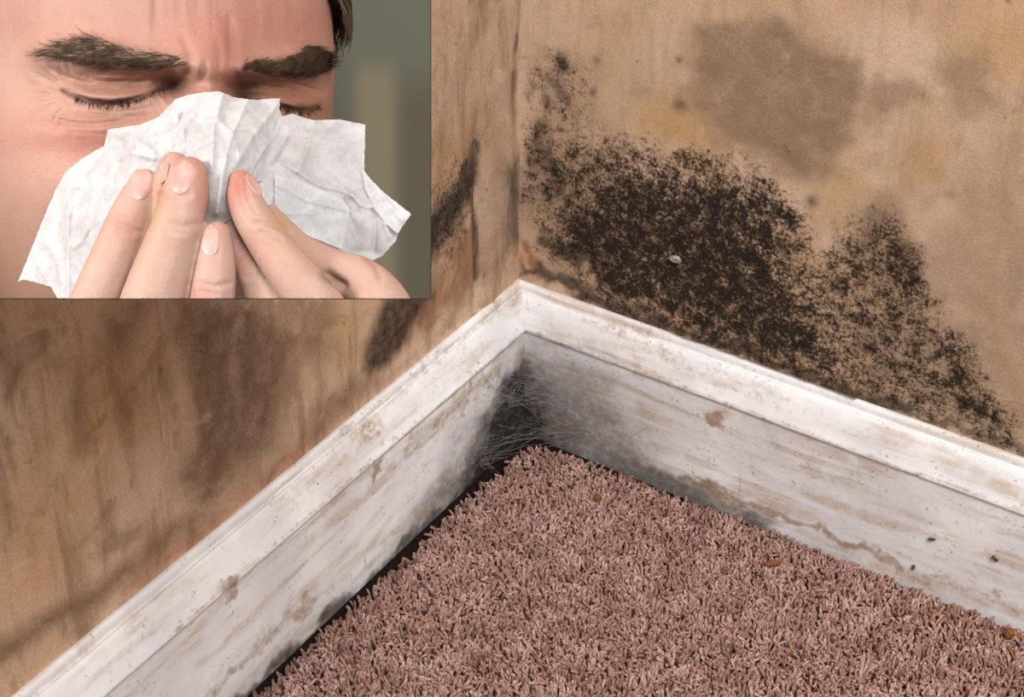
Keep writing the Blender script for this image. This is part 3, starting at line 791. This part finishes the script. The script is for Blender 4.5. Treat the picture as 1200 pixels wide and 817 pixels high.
def build_ear():
    # the ear on the side turned to the viewer (just outside the photograph)
    nu_, nv_ = 40, 18; P = []
    for i in range(nu_):
        a = 2*math.pi*i/nu_
        R0 = 0.5*(1+0.16*math.cos(a-1.1))
        for j in range(nv_):
            b = 2*math.pi*j/nv_
            rr = R0+0.13*math.cos(b)
            P.append((0.034*rr*math.cos(a)*1.15, 0.060*rr*math.sin(a), 0.0055*math.sin(b)+0.004*math.cos(a)))
    bm = bmesh.new(); vsx = [bm.verts.new(p) for p in P]
    for i in range(nu_):
        for j in range(nv_):
            bm.faces.new([vsx[i*nv_+j], vsx[((i+1) % nu_)*nv_+j], vsx[((i+1) % nu_)*nv_+(j+1) % nv_], vsx[i*nv_+(j+1) % nv_]])
    bmesh.ops.create_uvsphere(bm, u_segments=24, v_segments=14, radius=1.0, matrix=Matrix.Diagonal((0.013, 0.021, 0.004, 1)))
    bmesh.ops.create_uvsphere(bm, u_segments=20, v_segments=12, radius=1.0, matrix=Matrix.Translation((0.004, -0.028, 0.001)) @ Matrix.Diagonal((0.009, 0.011, 0.0045, 1)))
    me = bpy.data.meshes.new('ear'); bm.to_mesh(me); bm.free()
    me.polygons.foreach_set('use_smooth', np.ones(len(me.polygons), bool))
    # stand it on the side of the head: local x = back of the head, y = up, z = out
    sel = np.argmin(np.abs((HP-CAM)@F_-0.672)+np.abs((HP-CAM)@U_-(-(150-408.5)/FPX*0.66))+5*np.maximum(0, (HP-CAM)@R_-(HD['cx']-600)/FPX*HD['d']))
    pos = HP[sel]; out = -R_*0.92-F_*0.0+U_*0.05; out /= np.linalg.norm(out)
    up = U_-out*(U_@out); up /= np.linalg.norm(up); bk = np.cross(up, out)
    if bk@F_ < 0: bk = -bk
    ca = math.radians(22); z2 = out*math.cos(ca)-(-bk)*math.sin(ca)*-1*-1; x2 = np.cross(up, z2)
    if x2@F_ < 0: x2 = -x2
    m = Matrix.Identity(4)
    for i in range(3): m[i][0], m[i][1], m[i][2], m[i][3] = x2[i], up[i], z2[i], pos[i]+out[i]*0.006
    me.transform(m)
    cattr(me, 'Col', np.tile(np.array(lin(226, 168, 146))*SKIN_K, (len(me.vertices), 1)))
    obj('ear', me, M_skin, person)
build_ear()

# ------------------------------------------------------------------ the man: hands
def catmull(pts, k=8):
    p = np.array(pts, float); p = np.vstack([2*p[0]-p[1], p, 2*p[-1]-p[-2]]); out = []
    for i in range(1, len(p)-2):
        for t in np.linspace(0, 1, k, endpoint=False):
            a, b, c, d = p[i-1], p[i], p[i+1], p[i+2]
            out.append(0.5*((2*b)+(-a+c)*t+(2*a-5*b+4*c-d)*t*t+(-a+3*b-3*c+d)*t**3))
    out.append(p[-2]); return np.array(out)
def finger_mesh(bm, spec, flat=0.9):
    """spec: (px, py, depth of the finger's axis, radius in pixels) from tip to root"""
    c = catmull(spec, 7)
    ctr = pt(c[:, 0], c[:, 1], c[:, 2]); rad = c[:, 3]*c[:, 2]/FPX
    T = np.gradient(ctr, axis=0); T /= np.linalg.norm(T, axis=1, keepdims=True)
    rings = []
    r0 = rad[0]
    for a in np.linspace(0, math.pi/2, 8)[:-1]:      # round tip, a little longer than a half ball
        rings.append((ctr[0]-T[0]*r0*0.95*math.cos(a), T[0], r0*max(0.05, math.sin(a))))
    rings += [(ctr[i], T[i], rad[i]) for i in range(len(c))]
    prev = None; ns = 28
    for q, t, r in rings:
        A = np.cross(t, F_); A /= np.linalg.norm(A); B = np.cross(t, A)
        ring = [bm.verts.new(q+r*(A*math.cos(2*math.pi*s/ns)+flat*B*math.sin(2*math.pi*s/ns))) for s in range(ns)]
        if prev is None: bm.faces.new(ring[::-1])
        else:
            for s in range(ns): bm.faces.new([prev[s], prev[(s+1) % ns], ring[(s+1) % ns], ring[s]])
        prev = ring
    bm.faces.new(prev)
def build_hand(name, specs, relief, tints):
    bm = bmesh.new()
    for sp in specs: finger_mesh(bm, sp)
    bmesh.ops.recalc_face_normals(bm, faces=bm.faces[:])
    me = bpy.data.meshes.new('tmp_hand'); bm.to_mesh(me); bm.free()
    to = bpy.data.objects.new('tmp_hand', me); C.objects.link(to)
    md = to.modifiers.new('r', 'REMESH'); md.mode = 'VOXEL'; md.voxel_size = 0.00055
    sm = to.modifiers.new('s', 'SMOOTH'); sm.factor = 0.5; sm.iterations = 5
    dg = bpy.context.evaluated_depsgraph_get()
    out = bpy.data.meshes.new_from_object(to.evaluated_get(dg)); out.name = name
    bpy.data.objects.remove(to); bpy.data.meshes.remove(me)
    P = verts(out); x, y, d = project(P)
    nr = np.empty(len(P)*3, np.float32); out.vertices.foreach_get('normal', nr); nr = nr.reshape(-1, 3)
    fc = -(nr@F_); wgt = sstep(-0.1, 0.4, fc)
    h = np.zeros(len(P))
    for line, wd, amp in relief:
        dd = seg_dist(x, y, line); h += amp*(np.exp(-(dd/wd)**2)-0.4*np.exp(-((dd-2.2*wd)/(1.3*wd))**2))
    h += 0.00014*(fbm(x/7, y/7, 131, 3)-0.5)
    P = P+nr*(0.75*h*wgt)[:, None]
    out.vertices.foreach_set('co', P.astype(np.float32).ravel())
    col = np.tile(np.array(lin(228, 188, 169)), (len(P), 1))
    for (c3, k, cx, cy, sx, sy, an) in tints:
        q = np.clip(k*gauss(x, y, cx, cy, sx, sy, an), 0, 1)[:, None]; col = col*(1-q)+np.array(lin(*c3))*q
    cattr(out, 'Col', col*SKIN_K)
    out.polygons.foreach_set('use_smooth', np.ones(len(out.polygons), bool))
    full = P.copy()
    cut_bottom(out)
    o = obj(name, out, M_skin, person)
    return o, ZBuf(full, c=2.0)
def nail(hand, zb, cx, cy, ang, L, W, tilt=0.0):
    """ang: direction root -> tip in photo degrees"""
    a = math.radians(ang); t = np.array([math.cos(a), math.sin(a)]); s = np.array([-t[1], t[0]])
    nu_, nv_ = 15, 13; P = []; H = []
    for i in range(nu_):
        u = -1+2*i/(nu_-1)
        wloc = W/2*(1-0.25*max(0, -u)**3)*math.sqrt(max(0.0, 1-abs(u)**5)) if abs(u) < 1 else 0.0
        wloc = max(wloc, W*0.16)
        for j in range(nv_):
            v = -1+2*j/(nv_-1)
            p = np.array([cx, cy])+t*u*L/2*(1-0.10*v*v)+s*v*wloc; P.append(p); H.append(0.00034-0.00075*max(abs(v)**5, max(0, -u)**4))
    P = np.array(P); H = np.array(H); z = zb(P[:, 0], P[:, 1])
    z = np.where(z > 5, np.median(z[z < 5]), z)
    # smooth fit so the plate does not follow the cells
    A = np.c_[np.ones(len(P)), (P-[cx, cy]), (P[:, 0]-cx)**2, (P[:, 1]-cy)**2, (P[:, 0]-cx)*(P[:, 1]-cy)]
    co, *_ = np.linalg.lstsq(A, z, rcond=None); z = A@co-H-0.0001
    Q = pt(P[:, 0], P[:, 1], z); k = len(Q); B = pt(P[:, 0], P[:, 1], z+0.0008)
    Fq = grid_faces(nu_, nv_); faces = [tuple(f) for f in Fq]+[tuple(k+i for i in f[::-1]) for f in Fq]
    rim = [i*nv_ for i in range(nu_)]+[(nu_-1)*nv_+j for j in range(1, nv_)]+[i*nv_+nv_-1 for i in range(nu_-2, -1, -1)]+[j for j in range(nv_-2, 0, -1)]
    for a_, b_ in zip(rim, rim[1:]+rim[:1]): faces.append((a_, a_+k, b_+k, b_))
    me = mesh_from('fingernail', np.r_[Q, B], faces)
    bm = bmesh.new(); bm.from_mesh(me); bmesh.ops.recalc_face_normals(bm, faces=bm.faces[:]); bm.to_mesh(me); bm.free()
    obj('fingernail', me, M_nail, hand)

red, yel = (216, 120, 104), (222, 172, 120)
hand_r, ZR = build_hand('hand', [
    [(170, 213, .519, 16), (162, 231, .517, 21), (150, 258, .514, 24), (136, 292, .512, 25.5), (114, 345, .510, 28), (98, 390, .510, 32)],
    [(204, 195, .519, 18), (199, 220, .518, 21), (192, 250, .518, 23), (176, 300, .517, 26), (160, 350, .517, 28)],
    [(221, 205, .509, 23), (217, 228, .507, 28), (209, 262, .505, 30), (197, 300, .505, 33.5), (181, 350, .505, 38), (170, 395, .506, 42)],
    [(254, 275, .506, 17), (253, 293, .505, 21.5), (252, 320, .504, 24.5), (248, 355, .504, 27), (242, 395, .505, 30)],
    [(120, 420, .512, 40), (180, 425, .512, 46), (245, 420, .512, 40)]],
    [([(137, 262), (150, 266), (165, 272)], 3, -0.0005), ([(140, 270), (155, 274)], 3, -0.0004), ([(192, 262), (215, 266), (232, 262)], 4, -0.0004),
     ([(195, 271), (218, 274)], 3, -0.0003), ([(236, 332), (252, 336), (268, 332)], 3, -0.0005), ([(236, 341), (254, 344)], 3, -0.0004),
     ([(188, 228), (205, 231), (222, 229)], 3, -0.0004)],
    [(red, .55, 240, 225, 8, 26, 0), (red, .4, 186, 226, 9, 9, 0), (red, .35, 148, 268, 16, 12, 0), (yel, .5, 178, 256, 10, 26, .4), (red, .35, 235, 345, 12, 10, 0), (red, .4, 222, 188, 18, 7, 0), (red, .25, 262, 268, 10, 12, 0)])
hand_l, ZL = build_hand('hand', [
    [(281, 213, .512, 15), (285, 231, .510, 20), (297, 256, .508, 23), (316, 286, .507, 25), (340, 318, .506, 28), (364, 350, .506, 31), (390, 390, .507, 36)],
    [(272, 270, .515, 12), (280, 288, .514, 15), (292, 312, .512, 18), (308, 345, .511, 22), (325, 385, .511, 27)],
    [(318, 248, .528, 9), (330, 268, .524, 15), (352, 296, .519, 22), (388, 316, .516, 25), (424, 331, .514, 29), (446, 360, .513, 36), (455, 400, .513, 42)],
    [(330, 420, .514, 40), (390, 420, .513, 46), (450, 420, .515, 44)]],
    [([(384, 322), (392, 328), (402, 334)], 5, -0.0016), ([(280, 215), (283, 235), (290, 250)], 2.6, -0.0004), ([(287, 214), (291, 234), (298, 248)], 2.6, -0.0004),
     ([(300, 262), (318, 262), (330, 268)], 3, -0.0005), ([(306, 272), (328, 280)], 3, -0.0004), ([(430, 300), (440, 312), (446, 325)], 4, -0.0005), ([(290, 325), (300, 322)], 3, -0.0004)],
    [(red, .7, 276, 218, 12, 24, .3), (red, .4, 286, 305, 12, 20, .5), (yel, .6, 330, 262, 14, 12, .5), ((150, 96, 80), .6, 392, 328, 14, 6, .3), (red, .25, 440, 305, 14, 10, 0), (yel, .25, 345, 300, 20, 14, .6)])
for a in ((164, 217, -62, 40, 29), (214, 208, -78, 42, 34), (246, 282, -88, 40, 24)): nail(hand_r, ZR, *a)
nail(hand_r, ZR, 192, 199, -80, 32, 10)
nail(hand_l, ZL, 298, 217, -124, 31, 10)

# ------------------------------------------------------------------ the tissue
def tps(ctrl):
    c = np.array(ctrl, float); n_ = len(c); xy = c[:, :2]/100
    r = np.linalg.norm(xy[:, None]-xy[None], axis=2); K = np.where(r > 0, r*r*np.log(r+1e-12), 0)+np.eye(n_)*1e-3
    Pm = np.c_[np.ones(n_), xy]; A = np.block([[K, Pm], [Pm.T, np.zeros((3, 3))]])
    w_ = np.linalg.solve(A, np.r_[c[:, 2], 0, 0, 0])
    def f(x, y):
        q = np.c_[x, y]/100; r_ = np.linalg.norm(q[:, None]-xy[None], axis=2)
        return np.where(r_ > 0, r_*r_*np.log(r_+1e-12), 0)@w_[:n_]+np.c_[np.ones(len(q)), q]@w_[n_:]
    return f
def sheet(poly, ctrl, folds, seed, rough=0.0006, over=None):
    """one ply of the tissue: outline in photo pixels, depth through control points, sharp folds"""
    b = []
    for (x0, y0), (x1, y1) in zip(poly, poly[1:]+poly[:1]):
        k = max(1, int(math.hypot(x1-x0, y1-y0)/2.2))
        for i in range(k):
            t = i/k; b.append((x0+(x1-x0)*t+random.gauss(0, 0.25), y0+(y1-y0)*t+random.gauss(0, 0.25)))
    xs = [p[0] for p in poly]; ys = [p[1] for p in poly]
    gx, gy = np.meshgrid(np.arange(min(xs), max(xs), 2.3), np.arange(min(ys), max(ys), 2.0))
    gx = gx+(np.arange(gx.shape[0])[:, None] % 2)*1.15
    gx, gy = gx.ravel(), gy.ravel()
    ok = inside(gx, gy, b) & (seg_dist(gx, gy, b, True) > 1.3); gx, gy = gx[ok], gy[ok]
    co = [Vector(p) for p in b]+[Vector((float(a), float(c))) for a, c in zip(gx, gy)]
    vo, _, fo, *_ = delaunay_2d_cdt(co, [], [list(range(len(b)))], 1, 1e-4)
    x = np.array([v.x for v in vo]); y = np.array([v.y for v in vo])
    z = tps(ctrl)(x, y)
    for line, wd, amp in folds:
        z -= amp*np.exp(-seg_dist(x, y, line)/wd)
    rn = np.abs(fbm(x/26+3*fbm(x/60, y/60, seed+3, 2), y/26, seed, 2)-0.5)*2
    z -= rough*(rn*2-0.6)+rough*0.5*(fbm(x/8, y/8, seed+9, 3)-0.5)
    if over is not None:
        zz = over(x, y); z = np.minimum(z, np.where(zz < 5, zz-0.0008, z))
    return pt(x, y, z), [tuple(f) for f in fo]
def build_tissue():
    V, Fc = [], []
    def add(a):
        off = sum(len(v) for v in V); V.append(a[0]); Fc.extend(tuple(i+off for i in f) for f in a[1])
    # wing over the cheek
    add(sheet([(165, 146), (126, 152), (122, 171), (96, 186), (77, 201), (64, 225), (47, 266), (21, 331), (27, 327), (60, 336), (67, 349.5), (92, 349.5), (130, 330), (175, 280), (215, 230), (218, 180), (206, 128)],
              [(165, 146, .541), (126, 152, .549), (122, 171, .549), (96, 186, .549), (64, 225, .549), (21, 331, .545), (60, 336, .541), (80, 349, .536), (100, 290, .534), (110, 220, .537), (140, 180, .538), (160, 170, .530), (150, 200, .529), (130, 260, .528), (130, 330, .530), (175, 280, .530), (215, 230, .527), (215, 180, .524), (206, 128, .532)],
              [([(126, 152), (160, 165), (180, 178)], 4, .0022), ([(165, 146), (120, 190), (90, 220)], 5, .0018), ([(96, 186), (85, 240), (60, 300)], 3, .0016), ([(80, 240), (80, 300), (80, 349)], 4, .0024), ([(60, 270), (45, 310), (60, 336)], 4, .0012),
               ([(150, 178), (115, 230), (100, 290)], 5, -.0016), ([(181, 186), (150, 178), (128, 195)], 3, .0022), ([(130, 210), (110, 260), (88, 290)], 3, .0012), ([(50, 275), (66, 300), (72, 330)], 2.5, .0014)], 201, 0.0006, ZH))
    # crown over the nose, gathered between the fingertips
    add(sheet([(206, 116), (222, 111), (240, 108), (257, 107), (274, 114), (300, 117), (328, 115), (328, 128), (318, 163), (302, 188), (294, 206), (284, 230), (278, 252), (262, 262), (240, 262), (226, 230), (226, 206), (214, 192), (184, 192), (163, 171), (189, 133)],
              [(206, 116, .540), (240, 108, .536), (257, 107, .535), (274, 114, .535), (328, 115, .541), (328, 128, .539), (318, 163, .533), (294, 206, .521), (284, 230, .519), (278, 252, .519), (262, 262, .515), (240, 262, .515), (226, 230, .517), (254, 235, .508), (254, 210, .509), (240, 195, .512), (214, 190, .520), (184, 192, .526), (163, 171, .532), (189, 133, .535), (250, 150, .523), (265, 180, .514), (220, 160, .521), (300, 150, .528), (282, 165, .520)],
              [([(250, 112), (222, 140), (200, 175)], 4, .0024), ([(262, 110), (250, 150), (248, 200)], 4, .0022), ([(290, 118), (272, 160), (262, 200), (254, 250)], 3.5, .0024), ([(326, 122), (296, 160), (275, 195)], 4, .0020),
               ([(240, 110), (206, 140), (170, 168)], 4, -.0018), ([(310, 116), (285, 140), (268, 180)], 3, -.0014), ([(214, 150), (216, 175)], 3, .0018), ([(222, 135), (262, 130), (318, 140)], 5, .0010), ([(255, 140), (275, 160), (280, 185)], 3, .0016)], 223, 0.0007))
    # middle ply showing beside the crown
    add(sheet([(324, 120), (332, 140), (340, 152), (330, 178), (318, 200), (308, 212), (294, 214), (284, 200), (300, 160)],
              [(324, 120, .543), (340, 152, .541), (330, 178, .538), (318, 200, .535), (308, 212, .532), (294, 214, .526), (284, 200, .524), (300, 160, .534)],
              [([(330, 140), (312, 175), (298, 208)], 3, .0016), ([(338, 155), (318, 190)], 3, .0014)], 241, 0.0005))
    # wing flaring past the face
    add(sheet([(300, 170), (322, 150), (330, 137), (343, 133), (356, 138), (369, 141), (398, 140), (428, 146), (427, 201), (446, 223), (481, 251), (466, 272), (465, 281), (448, 300), (420, 312), (386, 303), (343, 282), (317, 258), (294, 225)],
              [(300, 170, .540), (330, 137, .550), (369, 141, .556), (398, 140, .556), (428, 146, .552), (427, 201, .546), (446, 223, .540), (481, 251, .536), (465, 281, .536), (448, 300, .535), (420, 312, .537), (386, 303, .536), (343, 282, .534), (317, 258, .531), (294, 225, .530), (340, 180, .541), (380, 190, .548), (400, 240, .541), (360, 240, .537), (430, 260, .535)],
              [([(369, 141), (358, 180), (350, 200)], 4, .0020), ([(330, 190), (370, 215), (412, 228), (440, 238)], 3.5, .0022), ([(412, 228), (422, 240), (438, 244)], 2.5, .0022), ([(427, 201), (445, 240), (456, 278)], 3, .0022), ([(326, 240), (350, 245), (410, 230)], 3, .0012),
               ([(436, 245), (440, 270), (438, 295)], 3, -.0018), ([(345, 240), (335, 255)], 2.5, .0014), ([(320, 200), (345, 235)], 3, .0012), ([(398, 142), (380, 165), (360, 175)], 3, .0012)], 263, 0.0006))
    # loose flap folded over the wing's corner
    add(sheet([(424, 198), (434, 210), (450, 226), (482, 251), (474, 262), (466, 274), (452, 262), (440, 246), (428, 222)],
              [(424, 198, .5445), (450, 226, .5375), (482, 251, .533), (466, 274, .533), (440, 246, .5345), (428, 222, .5400)],
              [([(436, 214), (456, 240), (472, 258)], 3, .0016)], 281, 0.0004))
    # inner ply over the wing's root
    add(sheet([(322, 205), (350, 212), (400, 232), (410, 245), (400, 292), (350, 272), (322, 250)],
              [(322, 205, .5325), (350, 212, .5365), (400, 232, .5385), (410, 245, .5375), (400, 292, .533), (350, 272, .5315), (322, 250, .5285)],
              [([(322, 215), (360, 235), (405, 246)], 3, .0016), ([(330, 250), (370, 250)], 3, .0012)], 295, 0.0005))
    P = np.vstack(V)
    me = mesh_from('paper_tissue', P, Fc)
    cut_bottom(me)
    o = obj('paper_tissue', me, M_tissue)
    origin_to(o, tuple(pt(np.array(252.0), np.array(254.0), np.array(.51))))
    tag(o, "crumpled white paper tissue spread over the man's nose and cheeks", 'tissue')
build_tissue()

# ------------------------------------------------------------------ small things in the corner
def board_pt(px, py, right):
    """point on the flat face of a skirting board under a photo pixel"""
    return hit(px, py, 1, -BT) if right else hit(px, py, 0, BT)
def build_web():
    L = []
    def strand(a, b, sag, wob=0.0012):
        t = np.linspace(0, 1, 9)[:, None]; p = a+(b-a)*t
        p[:, 2] -= sag*4*(t*(1-t))[:, 0]
        p[1:-1] += rng.normal(0, wob, (7, 3))*0.5
        p[:, 0] = np.maximum(p[:, 0], BT+0.0004); p[:, 1] = np.minimum(p[:, 1], -BT-0.0004)
        p[:, 2] = np.maximum(p[:, 2], 0.007)
        L.append(p)
    for _ in range(34):      # from board to board across the corner
        strand(board_pt(random.uniform(556, 612), random.uniform(430, 530), False), board_pt(random.gauss(680, 45), random.uniform(420, 525), True), random.uniform(-0.012, 0.012), 0.003)
    for _ in range(13):      # the low rope of dusty thread
        strand(board_pt(random.gauss(563, 5), random.gauss(538, 6), False), board_pt(random.gauss(705, 30), random.gauss(500, 8), True), random.uniform(-0.010, 0.002), 0.0018)
    for _ in range(12): strand(board_pt(random.uniform(596, 614), random.uniform(415, 480), False), board_pt(random.uniform(622, 680), random.uniform(420, 480), True), random.uniform(-0.002, 0.004))
    k = board_pt(563, 540, False)
    for _ in range(26):      # fluff where it hangs on the board
        strand(k+rng.normal(0, 0.004, 3), k+rng.normal(0, 0.010, 3)+np.array([0.006, 0, -0.006]), 0.0)
    for (a, b) in (((690, 505), (905, 620)), ((760, 500), (690, 540)), ((868, 560), (868, 612)), ((700, 470), (770, 545))):
        strand(board_pt(*a, True)+np.array([0, -0.0006, 0]), board_pt(*b, True)+np.array([0, -0.003, 0]), 0.0, 0.0006)
    V, Fc = strands(np.array(L), 0.00016, 0.00012)
    n = NT('dusty_silk'); n.done(n.mix(n.ramp(n.noise(300), 0.3, 0.7), lin(170, 166, 164), lin(120, 114, 112)), 0.8)
    n.b.inputs['Alpha'].default_value = 0.42
    o = obj('cobweb', mesh_from('cobweb', V, Fc), n.m)
    origin_to(o, tuple(board_pt(612, 500, False)))
    tag(o, 'dusty grey cobweb strung across the corner between the skirting boards', 'cobweb')
build_web()

M_bug = simple('dark_chitin', lin(34, 26, 28), 0.35, lin(58, 46, 44), 900, 0.5)
M_wing = simple('insect_wing', lin(120, 112, 110), 0.3, lin(90, 84, 84), 900, 0.5)
def fly(loc, axis, nrm, ln, label, wings=True):
    root = bpy.data.objects.new('dead_insect', None); C.objects.link(root); root.location = tuple(loc)
    a = np.array(axis, float); nn = np.array(nrm, float); a -= nn*(a@nn); a /= np.linalg.norm(a); b = np.cross(nn, a)
    def blob(nm, u, v, h, ru, rv, rh, mat):
        bm = bmesh.new(); bmesh.ops.create_uvsphere(bm, u_segments=14, v_segments=10, radius=1.0)
        me = bpy.data.meshes.new(nm); bm.to_mesh(me); bm.free()
        q = verts(me); W = np.array(loc)+a*u+b*v+nn*h+q[:, :1]*ru*a+q[:, 1:2]*rv*b+q[:, 2:]*rh*nn
        me.vertices.foreach_set('co', W.astype(np.float32).ravel()); me.polygons.foreach_set('use_smooth', np.ones(len(me.polygons), bool))
        return obj(nm, me, mat, root)
    s = ln
    blob('abdomen', -0.28*s, 0, 0.19*s, 0.27*s, 0.19*s, 0.17*s, M_bug)
    blob('thorax', 0.12*s, 0, 0.20*s, 0.20*s, 0.18*s, 0.18*s, M_bug)
    blob('head', 0.38*s, 0, 0.17*s, 0.11*s, 0.14*s, 0.12*s, M_bug)
    if wings:
        for sg in (-1, 1): blob('wing', -0.22*s, sg*0.17*s, 0.34*s, 0.34*s, 0.11*s, 0.012*s, M_wing)
    legs = []
    for sg in (-1, 1):
        for u in (-0.1, 0.1, 0.25):
            p0 = np.array(loc)+a*u*s+b*sg*0.1*s+nn*0.15*s
            legs.append([p0, p0+b*sg*0.16*s+nn*0.08*s+a*0.03*s, p0+b*sg*0.28*s-nn*0.14*s+a*random.uniform(-.1, .1)*s])
    for l in legs:
        V, Fc = strands(np.array([l]), 0.02*s, 0.012*s); obj('leg', mesh_from('leg', V, Fc), M_bug, root)
    tag(root, label, 'insect', 'dead insects on the skirting')
ex, ey, ez = np.eye(3)
fly(board_pt(1093, 631, True), (1, 0, 0.25), (0, -1, 0), 0.0062, 'tiny dead black insect on the white skirting face, the one lying level')
fly(board_pt(1167, 654, True), (0.9, 0, -0.6), (0, -1, 0), 0.0066, 'tiny dead black insect on the white skirting face, the one tilted head down')
fly(board_pt(1071, 664, True), (0.1, 0, 1.0), (0, -1, 0), 0.0056, 'tiny dead black insect upright on the skirting near the carpet edge')

def chip(name, loc, size, mat, label, cat, seed, group=None, rot=None):
    """a crumbled irregular flake"""
    bm = bmesh.new(); bmesh.ops.create_icosphere(bm, subdivisions=3, radius=1.0)
    me = bpy.data.meshes.new(name); bm.to_mesh(me); bm.free()
    q = verts(me); k = 0.75+0.55*fbm(q[:, 0]*2+seed, q[:, 1]*2+q[:, 2]*1.7, seed, 3)
    q = q*k[:, None]*np.array(size)
    if rot is not None: q = q@np.array(Matrix.Rotation(rot, 3, 'Z')).T
    me.vertices.foreach_set('co', q.astype(np.float32).ravel())
    o = obj(name, me, mat); o.location = tuple(loc); tag(o, label, cat, group); return o
M_crumb = simple('amber_crumb', lin(128, 78, 34), 0.7, lin(98, 60, 30), 400, 0.3, 0.3)
M_flake = simple('pale_flake', lin(186, 176, 160), 0.45, lin(90, 80, 70), 500, 0.4, 0.4)
chip('crumb', hit(905, 660, 2, 0.004), (0.0085, 0.003, 0.0022), M_crumb, 'long amber-brown crumb lying on the carpet pile', 'crumb', 3, 'crumbs on the carpet', 0.65)
chip('crumb', hit(1183, 742, 2, 0.004), (0.0045, 0.005, 0.004), M_crumb, 'round amber-brown crumb where carpet meets the streaked skirting', 'crumb', 8, 'crumbs on the carpet')
chip('crumb', hit(700, 583, 2, 0.004), (0.0034, 0.003, 0.0024), M_crumb, 'small amber-brown crumb on the carpet near the cobweb', 'crumb', 13, 'crumbs on the carpet')
chip('paint_flake', hit(791, 304, 1, -0.0022), (0.0062, 0.0022, 0.0036), M_flake, 'pale curled paint flake stuck in the black wall mould', 'flake', 19)
